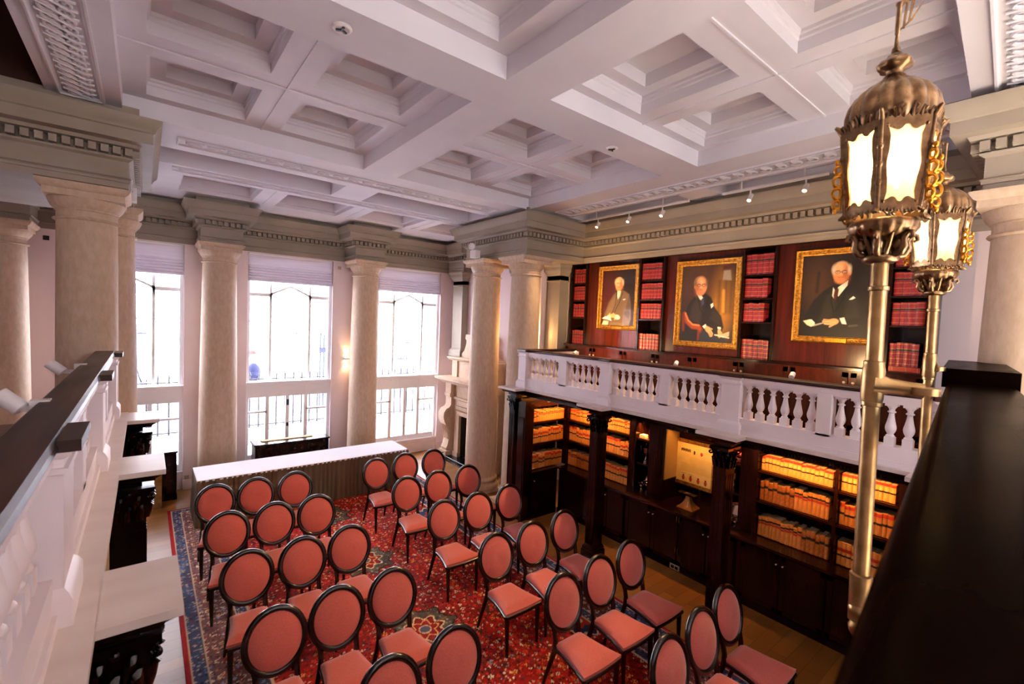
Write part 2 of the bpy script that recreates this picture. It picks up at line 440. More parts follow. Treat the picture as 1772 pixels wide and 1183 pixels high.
# ------------------------------------------------------------------ windows
def window(n, xa, xb):
    c = (xa + xb) / 2; Y0, Y1 = 10.43, 10.50
    w = bpy.data.objects.new('window_%d' % n, None); COL.objects.link(w); w.location = (c, 10.45, 0.33); OFF[w.name] = Vector(w.location)
    w['kind'] = 'structure'
    f = MB()
    f.box(xa, xa + 0.06, Y0 - 0.03, Y1 + 0.03, 0.33, 4.5); f.box(xb - 0.06, xb, Y0 - 0.03, Y1 + 0.03, 0.33, 4.5)
    f.box(xa, xb, Y0 - 0.03, Y1 + 0.03, 4.44, 4.5); f.box(xa, xb, Y0, Y1, 0.33, 0.45)
    f.build('outer_frame', 'winframe', w, None)
    m = MB()
    for s in (-1, 1):
        m.box(c + s * 0.377 - 0.022, c + s * 0.377 + 0.022, Y0, Y1, 1.9, 4.46)
    m.box(xa + 0.05, c - 0.377, Y0, Y1, 3.66, 3.73); m.box(c + 0.377, xb - 0.05, Y0, Y1, 3.66, 3.73)
    # low pointed arch between the mullions
    N = 10
    def arch(t, z0, zp): return z0 + (zp - z0) * (1 - (1 - t) ** 1.0) ** 0.62
    for s in (-1, 1):
        pts_o = []; pts_i = []
        for i in range(N + 1):
            t = i / N; x = c + s * (0.39 * (1 - t))
            zo = 3.73 + 0.19 * t; zi = 3.56 + 0.30 * (1 - (1 - t) ** 2.0) ** 0.5 if t < 1 else 3.86
            pts_o.append((x, zo)); pts_i.append((x, min(zi, zo - 0.045)))
        for i in range(N):
            q = [pts_i[i], pts_i[i + 1], pts_o[i + 1], pts_o[i]]
            m.prism([(p[0], Y0, p[1]) for p in q], (0, Y1 - Y0, 0))
    for x in (c - 0.412, c - 0.03, c + 0.33):
        m.box(x - 0.035, x + 0.035, Y0, Y1, 0.44, 1.66)
    m.box(xa + 0.05, c - 0.412, Y0, Y1, 1.29, 1.33); m.box(c + 0.33, xb - 0.05, Y0, Y1, 1.29, 1.33)
    m.build('glazing_bars', 'winframe', w, 30)
    t = MB()
    t.box(xa, xb, Y0 - 0.05, Y1 + 0.02, 1.62, 1.9); t.box(xa, xb, Y0 - 0.12, Y1 + 0.05, 1.9, 1.94)
    for q in range(3):
        x0 = xa + 0.12 + q * (xb - xa - 0.14) / 3; x1 = x0 + (xb - xa) / 3 - 0.14
        t.box(x0, x1, Y0 - 0.065, Y0 - 0.04, 1.68, 1.85)
    t.build('transom_panel', 'winframe', w, None)
    MB().box(xa + 0.06, xb - 0.06, 10.462, 10.466, 0.45, 1.62).box(xa + 0.06, xb - 0.06, 10.462, 10.466, 1.94, 4.44).build('pane', 'pane', w, None)
    if n == 2:
        h = MB().box(c - 0.045, c - 0.01, Y0 - 0.03, Y0, 1.42, 1.54).box(c - 0.05, c - 0.015, Y0 - 0.035, Y0, 0.98, 1.05)
        h.build('window_catch', 'black_iron', w, None)
    return w
WIN = [(-1.07, 0.56), (1.57, 3.2), (4.22, 5.87)]
for i, (a, b_) in enumerate(WIN): window(i + 1, a, b_)
for i, (x0, x1) in enumerate([(1.0, 2.6), (3.0, 4.6)]):  # unseen back windows, assumed and placed only to let daylight in
    w = bpy.data.objects.new('window_%d' % (i + 4), None); COL.objects.link(w); w.location = ((x0 + x1) / 2, -4.6, 2.6); OFF[w.name] = Vector(w.location); w['kind'] = 'structure'
    f = MB(); c = (x0 + x1) / 2
    f.box(x0, x0 + .07, -4.64, -4.56, 2.3, 5.15).box(x1 - .07, x1, -4.64, -4.56, 2.3, 5.15).box(x0, x1, -4.64, -4.56, 2.3, 2.37).box(x0, x1, -4.64, -4.56, 5.08, 5.15).box(c - .03, c + .03, -4.63, -4.57, 2.3, 5.15)
    f.build('outer_frame', 'winframe', w, None)

def blind(n, xa, xb, where):
    o = MB()
    prof = [(10.40, 4.49), (10.385, 4.49), (10.385, 4.27)]
    z = 4.27
    for k in range(6):
        prof += [(10.35 - 0.004 * k, z - 0.012), (10.352 - 0.004 * k, z - 0.045), (10.385, z - 0.055)]
        z -= 0.053
    prof += [(10.40, z)]
    pts = [(xa + 0.02, p[0], p[1]) for p in prof]
    o.prism(pts, (xb - xa - 0.04, 0, 0))
    t = thing('roman_blind', where, 'blind', ((xa + xb) / 2, 10.39, 3.95), 'roman blinds at the tall windows')
    o.build('fabric', 'blind', t, 25)
    MB().box(xa + 0.02, xb - 0.02, 10.36, 10.405, 4.475, 4.498).build('head_rail', 'winframe', t, None)
    for x in (xa + 0.012, xb - 0.012): MB().tube([(x, 10.37, 4.49), (x, 10.37, 4.1)], 0.004, 5).build('cord', 'winframe', t)
blind(1, *WIN[0], 'white roman blind folded up over the left window beside the dark column')
blind(2, *WIN[1], 'white roman blind folded up over the middle window between two columns')
blind(3, *WIN[2], 'white roman blind folded up over the right window nearest the fireplace')

# ------------------------------------------------------------------ entablature
EPROF = [(-0.02, 4.52), (0, 4.52), (0, 4.575), (0.012, 4.577), (0.012, 4.60), (0.025, 4.612), (0.0, 4.625), (0, 4.78), (0.03, 4.80), (0.035, 4.815), (0.0, 4.817), (0.0, 4.897),
         (0.085, 4.91), (0.10, 4.94), (0.19, 4.95), (0.19, 5.05), (0.205, 5.06), (0.215, 5.09), (0.255, 5.14), (0.262, 5.18), (0.08, 5.185), (0.08, 5.30), (-0.02, 5.30)]
def entab(name, path, fills=()):
    b = MB(); b.sweep(path, EPROF)
    P = [Vector(p) for p in path]
    for i in range(len(P) - 1):
        a, c = P[i], P[i + 1]; d = (c - a); L = d.length; d.normalize(); n = Vector((-d.y, d.x))
        # how far the offset line shifts at convex / concave corners
        def turn(j):
            if j <= 0 or j >= len(P) - 1: return 0
            e = (P[j] - P[j - 1]).normalized(); g = (P[j + 1] - P[j]).normalized()
            return e.x * g.y - e.y * g.x
        s0 = 0.045 * (1 if turn(i) < 0 else -1 if turn(i) > 0 else 0); s1 = 0.045 * (1 if turn(i + 1) < 0 else -1 if turn(i + 1) > 0 else 0)
        S = -s0; E = L + s1; cnt = max(1, int(round((E - S) / 0.088))); step = (E - S) / cnt
        for k in range(cnt):
            p0 = a + d * (S + step * k + step * 0.18); p1 = a + d * (S + step * (k + 1) - step * 0.18)
            q = [p0 - n * 0.01, p1 - n * 0.01, p1 + n * 0.083, p0 + n * 0.083]
            b.prism([(v.x, v.y, 4.828) for v in q], (0, 0, 0.067))
    for f in fills: b.box(*f)
    return struct(name, b, 'sage', smooth=30)
entab('trim_2', [(6.3, 8.29), (6.3, 9.62), (6.08, 9.62), (6.08, 10.32), (4.08, 10.32), (4.08, 9.66), (3.44, 9.66), (3.44, 10.32), (1.39, 10.32), (1.39, 9.66), (0.75, 9.66), (0.75, 10.32),
                (-1.31, 10.32), (-1.31, 9.66), (-1.95, 9.66), (-1.95, 10.32), (-3.2, 10.32)],
      [(3.445, 4.075, 9.665, 10.325, 4.521, 5.2), (0.755, 1.385, 9.665, 10.325, 4.521, 5.2), (-1.945, -1.315, 9.665, 10.325, 4.521, 5.2), (6.085, 6.3, 9.625, 10.32, 4.521, 5.2)])
entab('trim_3', [(5.13, -3.5), (5.13, 0.60), (6.55, 0.60), (6.55, 6.12), (5.13, 6.12), (5.13, 8.03), (6.3, 8.03)],
      [(5.135, 6.96, -3.5, 0.595, 4.521, 5.26), (5.135, 6.96, 6.125, 8.025, 4.521, 5.26), (6.555, 6.965, 0.3, 6.2, 4.521, 5.26)])
entab('trim_4', [(-3.2, 8.03), (-0.13, 8.03), (-0.13, 6.06), (-3.2, 6.06)], [(-3.2, -0.135, 6.065, 8.025, 4.521, 5.26)])

# ------------------------------------------------------------------ ceiling
def ceiling():
    b = MB()
    def holed(x0, x1, y0, y1, z, holes):
        xs = sorted(set([x0, x1] + [v for h in holes for v in h[:2] if x0 < v < x1])); ys = sorted(set([y0, y1] + [v for h in holes for v in h[2:4] if y0 < v < y1]))
        for i in range(len(xs) - 1):
            for j in range(len(ys) - 1):
                cx = (xs[i] + xs[i + 1]) / 2; cy = (ys[j] + ys[j + 1]) / 2
                if any(h[0] < cx < h[1] and h[2] < cy < h[3] for h in holes): continue
                b.add([(xs[i], ys[j], z), (xs[i + 1], ys[j], z), (xs[i + 1], ys[j + 1], z), (xs[i], ys[j + 1], z)], [(0, 1, 2, 3)])
    def pit(h, z0, z1, prof=None):
        prof = prof or [(0, z0), (0, z1)]
        for k in range(len(prof) - 1):
            (i0, a), (i1, c) = prof[k], prof[k + 1]
            o = [(h[0] + i0, h[2] + i0, a), (h[1] - i0, h[2] + i0, a), (h[1] - i0, h[3] - i0, a), (h[0] + i0, h[3] - i0, a)]
            t = [(h[0] + i1, h[2] + i1, c), (h[1] - i1, h[2] + i1, c), (h[1] - i1, h[3] - i1, c), (h[0] + i1, h[3] - i1, c)]
            b.add(o + t, [(0, 1, 5, 4), (1, 2, 6, 5), (2, 3, 7, 6), (3, 0, 4, 7)])
    QX = [(-0.18, 2.235), (2.71, 5.09)]; QY = [(0.42, 3.01), (3.5, 6.08)]
    quads = [(a, c, e, f) for a, c in QX for e, f in QY]
    row1 = [(-2.0, -0.35, 7.01, 7.75), (-0.1, 2.33, 7.01, 7.75), (2.83, 4.95, 7.01, 7.75), (5.2, 6.2, 7.01, 7.75)]
    row2 = [(-1.0, 0.05, 8.24, 9.32), (0.415, 1.45, 8.24, 9.32), (1.82, 2.9, 8.24, 9.32), (3.27, 4.32, 8.24, 9.32), (4.69, 5.75, 8.24, 9.32)]
    trays = [(5.98, 6.5, 3.83, 5.98), (5.98, 6.5, 0.75, 3.37)]
    big = [(-3.2, -0.71, -4.5, 6.0)]
    near = [(0.3, 4.7, -3.5, -0.6)]
    holed(-3.2, 7.0, -4.5, 10.4, 5.27, quads + row1 + row2 + trays + big + near)
    for h in near: pit(h, 5.27, 5.45); holed(*h, 5.45, [])
    for h in trays: pit(h, 5.27, 5.42); holed(*h, 5.42, [])
    for h in row1: pit(h, 5.27, 5.5); holed(*h, 5.5, [])
    for h in row2:
        pit(h, 5.27, 5.5, [(0, 5.27), (0, 5.33), (0.03, 5.345), (0.03, 5.5)]); holed(h[0] + .03, h[1] - .03, h[2] + .03, h[3] - .03, 5.5, [])
    CX = {0: [(0.003, 0.86), (1.21, 2.07)], 1: [(2.97, 3.82), (4.19, 5.02)]}
    CY = {0: [(0.62, 1.50), (1.93, 2.90)], 1: [(3.72, 4.63), (5.03, 5.94)]}
    for i, qx in enumerate(QX):
        for j, qy in enumerate(QY):
            q = (qx[0], qx[1], qy[0], qy[1]); pit(q, 5.27, 5.45)
            cof = [(a, c, e, f) for a, c in CX[i] for e, f in CY[j]]
            holed(*q, 5.45, cof)
            for h in cof:
                pit(h, 5.45, 5.61, [(0, 5.45), (0, 5.54), (0.012, 5.55), (0.012, 5.575), (0.025, 5.585), (0.025, 5.61)])
                g = (h[0] + .15, h[1] - .15, h[2] + .15, h[3] - .15)
                holed(h[0] + .025, h[1] - .025, h[2] + .025, h[3] - .025, 5.61, [g])
                pit(g, 5.61, 5.73); holed(*g, 5.73, [])
            bx = (CX[i][0][1] + CX[i][1][0]) / 2; by = (CY[j][0][1] + CY[j][1][0]) / 2
            b.box(bx - .008, bx + .008, qy[0], qy[1], 5.438, 5.45); b.box(qx[0], qx[1], by - .009, by + .009, 5.436, 5.45)
    for x in (1.635, 3.085, 4.5):
        b.box(x - .006, x + .006, 8.24, 9.32, 5.262, 5.27)
    # the lower ceiling of the left aisle
    b.box(-3.2, -0.45, 8.15, 10.2, 5.0, 5.05)
    for x in (-0.62, -1.75): b.box(x - .09, x + .02, 8.15, 10.2, 4.93, 5.0); b.box(x - .05, x - .02, 8.15, 10.2, 4.9, 4.93)
    struct('ceiling', b, 'plaster', smooth=None)
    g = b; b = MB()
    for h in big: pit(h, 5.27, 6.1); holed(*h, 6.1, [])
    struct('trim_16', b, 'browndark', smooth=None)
ceiling()

# carved strips let into the beam soffits
def frame_strip(b, x0, x1, y0, y1, z=5.27, w=0.035, h=0.025):
    pr = [(0, z), (0, z - h), (-w * 0.4, z - h), (-w * 0.6, z - h * 0.45), (-w, z - h * 0.3), (-w, z)]
    b.sweep([(x0, y0), (x0, y1), (x1, y1), (x1, y0)], pr, closed=True, caps=False)
def guilloche(name, x0, x1, y0, y1, along, step, z=5.27):
    b = MB(); frame_strip(b, x0, x1, y0, y1, z)
    if along == 'y': L0, L1, W0, W1 = y0 + .05, y1 - .05, x0 + .05, x1 - .05
    else: L0, L1, W0, W1 = x0 + .05, x1 - .05, y0 + .05, y1 - .05
    n = max(1, int((L1 - L0) / step)); st = (L1 - L0) / n; wd = W1 - W0
    def P(l, w, zz): return (w, l, zz) if along == 'y' else (l, w, zz)
    for k in range(n):
        c = L0 + st * (k + .5)
        for (f, ru) in ((0.30, 0.18), (0.72, 0.16)):
            m_ = W0 + wd * f
            b.tube([P(c + st * .42 * math.cos(a), m_ + wd * ru * math.sin(a), z - 0.012) for a in [2 * PI * q / 12 for q in range(12)]], 0.011, 5, closed=True)
            b.ball(P(c, m_, z - 0.008), 1.0, 6, 4, sc3=((wd * ru * .45, st * .2, 0.012) if along == 'y' else (st * .2, wd * ru * .45, 0.012)))
        # the S-curve linking the two rings
        pts = []
        for q in range(9):
            t = q / 8; pts.append(P(c + st * 0.5 * math.sin((t - .5) * PI), W0 + wd * t, z - 0.014 - 0.006 * math.sin(t * PI)))
        b.tube(pts, 0.009, 5)
    return struct(name, b, 'plaster', smooth=50)
guilloche('trim_5', -0.62, -0.30, 0.6, 5.92, 'y', 0.115)
def leafstrip(name, x0, x1, y0, y1, along, step, z=5.27):
    b = MB(); frame_strip(b, x0, x1, y0, y1, z, 0.03, 0.02)
    if along == 'y': L0, L1, W0, W1 = y0 + .06, y1 - .06, x0 + .05, x1 - .05
    else: L0, L1, W0, W1 = x0 + .06, x1 - .06, y0 + .05, y1 - .05
    n = max(1, int((L1 - L0) / step)); st = (L1 - L0) / n; mid = (W0 + W1) / 2; hw = (W1 - W0) / 2
    def P(l, w, zz): return (w, l, zz) if along == 'y' else (l, w, zz)
    for k in range(n):
        c = L0 + st * (k + .5)
        pts = [P(c + st * .36 * math.cos(a), mid + hw * .8 * math.sin(a) * (0.4 + 0.6 * q / 10), z - .014) for q, a in enumerate([PI * .1 + 1.45 * PI * q / 10 for q in range(11)])]
        b.tube(pts, [0.006 + 0.012 * q / 10 for q in range(11)], 5)
        b.ball(P(c + st * .05, mid - hw * .1, z - .008), 1.0, 7, 4, sc3=((hw * .4, st * .2, .02) if along == 'y' else (st * .2, hw * .4, .02)))
        b.tube([P(c - st * .45, mid - hw * .8, z - .008), P(c, mid - hw * .95, z - .014), P(c + st * .45, mid - hw * .8, z - .008)], 0.008, 5)
    return struct(name, b, 'plaster', smooth=50)
leafstrip('trim_6', 0.28, 4.75, 6.48, 6.76, 'x', 0.2)
leafstrip('trim_7', 0.28, 4.95, 7.83, 8.04, 'x', 0.24)
leafstrip('trim_8', 5.50, 5.88, 0.75, 5.85, 'y', 0.16)
# soffit band with its carved panel at the near end
def near_band():
    p = [at(1655, 0, 2, 5.255), at(1684, 186, 2, 5.255)]
    d = (p[1] - p[0]).normalized(); a = p[0] - d * 3.0; e = p[1] + d * 0.15; n = Vector((d.y, -d.x, 0))
    b = MB(); b.prism([(v.x, v.y, 5.25) for v in (a, e, e + n * 0.9, a + n * 0.9)], (0, 0, 0.025))
    g = MB(); frame_strip(g, -4.0, -0.12, 0, 0.5, 5.25)
    L0, L1, W0, W1 = -3.95, -0.18, 0.06, 0.44; k = 0; st = 0.118; c = L1 - st * .5
    while c > L0:
        for f in (0.27, 0.75):
            m_ = W0 + (W1 - W0) * f
            g.tube([(c + st * .42 * math.cos(q), m_ + 0.075 * math.sin(q), 5.236) for q in [2 * PI * i / 12 for i in range(12)]], 0.012, 5, closed=True)
            g.ball((c, m_, 5.24), 1.0, 6, 4, sc3=(st * .2, 0.035, .012))
        g.tube([(c + st * .5 * math.sin((i / 8 - .5) * PI), W0 + (W1 - W0) * i / 8, 5.234) for i in range(9)], 0.010, 5)
        c -= st
    o_ = e + n * 0.13; ang = math.atan2(d.y, d.x)
    mt = Matrix.Translation((o_.x, o_.y, 0)) @ Matrix.Rotation(ang, 4, 'Z') @ Matrix.Scale(-1, 4, (0, 1, 0))
    g.xform(mt)
    struct('trim_9', b, 'plaster', smooth=None); struct('trim_10', g, 'plaster', smooth=50)
near_band()

# ------------------------------------------------------------------ columns
def column(x, y, label, rt=0.262, rb=0.305, zt=4.52, ab=0.355, m='stone'):
    t = thing('stone_column', label, 'column', (x, y, 0), 'stone columns')
    b = MB()
    CWp = lambda h: [(x - h, y - h), (x - h, y + h), (x + h, y + h), (x + h, y - h)]
    b.box(x - ab, x + ab, y - ab, y + ab, 0.0, 0.06)
    pr = [(rb * 1.17, 0.06)]
    for k in range(7):
        a = -PI / 2 + PI * k / 6; pr.append((rb * 1.10 + 0.05 * math.cos(a) * 0.9, 0.11 + 0.05 * math.sin(a)))
    pr += [(rb * 1.06, 0.17), (rb * 1.04, 0.19), (rb * 1.06, 0.205)]
    for k in range(7):
        a = -PI / 2 + PI * k / 6; pr.append((rb * 1.05 + 0.032 * math.cos(a), 0.24 + 0.03 * math.sin(a)))
    pr += [(rb * 1.03, 0.275), (rb * 1.0, 0.30)]
    b.lathe(pr, (x, y, 0), 40); b.build('column_base', m, t, 40)
    s = MB(); pr = []
    for k in range(15):
        u = k / 14; z = 0.30 + (zt - 0.34 - 0.30) * u
        pr.append((rb - (rb - rt) * (u ** 1.7), z))
    pr += [(rt + 0.02, zt - 0.335), (rt + 0.028, zt - 0.325), (rt + 0.02, zt - 0.312), (rt, zt - 0.305), (rt, zt - 0.25)]
    s.lathe(pr, (x, y, 0), 40); s.build('shaft', m, t, 40)
    c = MB()
    c.lathe([(rt, zt - 0.25), (rt + 0.012, zt - 0.24), (rt + 0.012, zt - 0.228), (rt + 0.02, zt - 0.222), (rt + 0.045, zt - 0.19), (rt + 0.062, zt - 0.15), (rt + 0.066, zt - 0.13)], (x, y, 0), 40)
    h = ab - 0.045
    c.sweep(CWp(h), [(-0.3, zt - 0.13), (0.0, zt - 0.13), (0.0, zt - 0.07), (0.012, zt - 0.062), (0.03, zt - 0.045), (0.042, zt - 0.022), (0.045, zt), (-0.3, zt)], closed=True, caps=False)
    c.build('capital', m, t, 35)
    return t
column(5.44, 6.49, 'thick stone column behind the end of the white balustrade under the corner entablature', ab=0.37)
column(5.27, 7.47, 'full height stone column standing on the floor in front of the fireplace')
column(1.06, 9.90, 'pale stone column between the left and middle windows')
column(3.76, 9.90, 'pale stone column between the middle and right windows')
column(-0.46, 6.45, 'dark shaded stone column at the far end of the left balustrade', rt=0.235, rb=0.25, ab=0.345)
column(-0.36, 7.47, 'stone column mostly hidden behind the dark left column', ab=0.34)
column(-1.63, 9.90, 'warm lit stone column at the far left edge of the photo')
column(5.42, 0.30, 'stone column at the right edge behind the nearer gallery lanterns', ab=0.37)

def pilaster(x0, x1, y0, y1, label, m='stone', z0=0.0, zt=4.52):
    t = thing('stone_pilaster', label, 'pilaster', ((x0 + x1) / 2, (y0 + y1) / 2, z0))
    cw = [(x1, y0), (x0, y0), (x0, y1), (x1, y1)]
    MB().sweep(cw, [(-0.05, z0), (0.05, z0), (0.05, z0 + 0.12), (0.03, z0 + 0.16), (0.0, z0 + 0.2), (-0.05, z0 + 0.2)], caps=True).build('pilaster_base', m, t)
    MB().box(x0, x1, y0, y1, z0 + 0.02, zt - 0.02).build('shaft', m, t, None)
    MB().sweep(cw, [(0, zt - 0.34), (0.018, zt - 0.33), (0.018, zt - 0.31), (0, zt - 0.3), (0, zt - 0.22), (0.015, zt - 0.21), (0.03, zt - 0.17), (0.06, zt - 0.13), (0.065, zt - 0.115), (0.065, zt - 0.06), (0.095, zt - 0.02), (0.1, zt), (-0.05, zt)], caps=True).build('capital', m, t)
    return t
pilaster(6.12, 6.295, 9.70, 10.14, 'pale square pilaster on the chimney wall beside the right window', m='sage', z0=2.435)
pilaster(6.12, 6.295, 7.35, 7.72, 'square pilaster on the chimney wall seen between the two right columns', m='sage')
pilaster(6.40, 6.64, 6.58, 6.93, 'sage square pilaster lit yellow beside the portrait bookcase', m='sage', z0=2.205)
# ================================================================== BOOKCASE LEDGES, GALLERIES
struct('trim_11', MB().box(5.2, 6.96, -2.5, 6.15, 2.10, 2.20), 'panel_red', smooth=None)      # right gallery floor
struct('trim_12', MB().box(-3.2, -0.42, -2.5, 6.3, 2.10, 2.20), 'panel_red', smooth=None)      # left gallery floor
struct('trim_13', MB().box(-0.4, 5.15, -4.5, -0.25, 1.93, 2.05), 'bounce_cream', smooth=None)    # near gallery floor, out of view, made pale to bounce daylight

def ledge(s, xl, jogs, y0, y1, xin, jog, label, extra=None):
    """s=-1: room lies towards -x.  xl: ledge edge, jogs: centres, jog: how far a jog sticks out"""
    t = thing('bookcase_cornice', label, 'cornice', (xl, (y0 + y1) / 2, 2.05))
    face = xl - s * 0.16
    pts = []
    for c in jogs:
        pts += [(face, c - 0.08), (face + s * jog, c - 0.08), (face + s * jog, c + 0.08), (face, c + 0.08)]
    pts = [(face, y0)] + pts + [(face, y1)]
    if s > 0: pts = pts[::-1]
    prof = [(-0.05, 2.085), (0, 2.085), (0, 2.095), (0.02, 2.10), (0.03, 2.105), (0.03, 2.135), (0.06, 2.145), (0.10, 2.155), (0.105, 2.17), (0.13, 2.19), (0.148, 2.203), (-0.05, 2.203)]
    b = MB(); b.sweep(pts, prof); b.build('entablature', 'black_wood' if s > 0 else 'mahog', t)
    d = MB(); ys = [y0] + [v for c in jogs for v in (c - 0.09, c + 0.09)] + [y1]
    for i in range(0, len(ys) - 1, 2):
        y = ys[i] + 0.05
        while y < ys[i + 1] - 0.05:
            x = face + s * 0.03
            d.box(min(x, x + s * 0.02), max(x, x + s * 0.02), y, y + 0.016, 2.108, 2.132); y += 0.03
    d.build('dentils', 'mahog', t, None)
    l = MB(); l.box(min(xl, xin), max(xl, xin), y0, y1, 2.203, 2.238)
    for c in jogs: l.box(min(xl - s * .001, xl + s * jog), max(xl - s * .001, xl + s * jog), c - 0.23, c + 0.23, 2.203, 2.238)
    o = l.build('ledge', 'marble', t, None); o['label'] = 'pale stone coloured ledge top'
    return t
RJ = [0.64, 2.45, 4.26, 6.11]
LJ = [0.44, 2.30, 4.18, 6.02]
ledge(-1, 5.0, RJ, -1.5, 6.37, 5.35, 0.2, 'white topped dark carved cornice above the right bookcases under the balustrade')
ledge(1, -0.13, LJ, -0.2, 6.30, -0.42, 0.25, 'pale topped black cornice below the left balustrade with three jutting ledges')

def leafcap(b, x0, x1, y0, y1, z0, z1):
    cx, cy = (x0 + x1) / 2, (y0 + y1) / 2; hx, hy = (x1 - x0) / 2, (y1 - y0) / 2; H = z1 - z0
    b.hexa([(cx - hx, cy - hy, z0), (cx + hx, cy - hy, z0), (cx + hx, cy + hy, z0), (cx - hx, cy + hy, z0)],
           [(cx - hx * 1.15, cy - hy * 1.15, z1 - .03), (cx + hx * 1.15, cy - hy * 1.15, z1 - .03), (cx + hx * 1.15, cy + hy * 1.15, z1 - .03), (cx - hx * 1.15, cy + hy * 1.15, z1 - .03)])
    b.box(cx - hx * 1.45, cx + hx * 1.45, cy - hy * 1.45, cy + hy * 1.45, z1 - .03, z1)
    for tier, (zb, hh, out, nl) in enumerate(((z0, H * .42, .030, 3), (z0 + H * .3, H * .42, .042, 2))):
        for (ax, s) in (('x', -1), ('x', 1), ('y', -1), ('y', 1)):
            for k in range(nl):
                f = (k + .5) / nl * 2 - 1
                if ax == 'x': p = lambda o, u, z: (cx + s * (hx + o), cy + u, z)
                else: p = lambda o, u, z: (cx + u, cy + s * (hy + o), z)
                w = (hy if ax == 'x' else hx); u = f * w
                pts = [p(.002, u, zb), p(.012, u, zb + hh * .4), p(.02, u, zb + hh * .75), p(out, u, zb + hh), p(out + .008, u, zb + hh * .88), p(out - .004, u, zb + hh * .8)]
                b.tube(pts, [w * .34, w * .36, w * .3, w * .22, w * .16, w * .08], 6, flat=.5)
    for sx in (-1, 1):
        for sy in (-1, 1):
            px, py = cx + sx * hx * 1.2, cy + sy * hy * 1.2
            pts = []
            for q in range(12):
                a = q / 11 * 2.2 * PI; r = .030 * (1 - q / 13)
                o = r * math.cos(a + PI / 2) + .012
                pts.append((px + sx * o * .75, py + sy * o * .75, z1 - .065 + r * math.sin(a + PI / 2)))
            b.tube(pts, .010, 6)
    for (dx, dy) in ((-1, 0), (1, 0), (0, -1), (0, 1)):
        b.ball((cx + dx * hx * 1.35, cy + dy * hy * 1.35, z1 - .035), .022, 7, 5)

def bpilaster(x0, x1, yc, label, hw=0.073, m='mahog', free=True):
    t = thing('carved_pilaster', label, 'pilaster', ((x0 + x1) / 2, yc, 0), 'carved bookcase pilasters')
    y0, y1 = yc - hw, yc + hw
    cw = [(x0, y0), (x0, y1), (x1, y1), (x1, y0)]
    MB().sweep(cw, [(-0.06, 0.0), (0.035, 0.0), (0.035, 0.16), (0.022, 0.185), (0.026, 0.2), (0.012, 0.23), (0.0, 0.25), (-0.06, 0.25)], closed=True, caps=False).build('pilaster_base', m, t)
    s = MB(); s.box(x0, x1, y0, y1, 0.02, 1.88)
    for k in range(3):
        yy = y0 + (k + .5) * (y1 - y0) / 3
        for xx in (x0 - .004, x1 - .004): s.box(xx, xx + .008, yy - .014, yy + .014, 0.32, 1.78)
    for k in range(4):
        xx = x0 + (k + .5) * (x1 - x0) / 4; s.box(xx - .014, xx + .014, y0 - .004, y0 + .004, 0.32, 1.78)
    s.build('shaft', m, t, None)
    b = MB(); leafcap(b, x0, x1, y0, y1, 1.86, 2.085); c = b.build('capital', 'black_wood', t, 60); c['label'] = 'carved leafy capital'
    return t
for c, lb in zip(RJ, ('dark carved pilaster hidden at the far right end of the bookcases', 'dark carved pilaster with leafy capital in front of the framed document', 'dark carved pilaster standing between the corner bookcase and first display cabinet', 'dark fluted pilaster at the far left end of the right bookcases')):
    bpilaster(4.935, 5.13 if c < 6 else 5.04, c, lb)
for c, lb in zip(LJ, ('black carved pilaster below the nearest jutting left ledge, bottom left corner', 'black carved pilaster with leafy capital under the nearest visible left ledge', 'black carved pilaster with leafy capital under the middle left ledge', 'black carved pilaster under the farthest left ledge by the left window')):
    bpilaster(-0.18, 0.015, c, lb, m='black_wood')

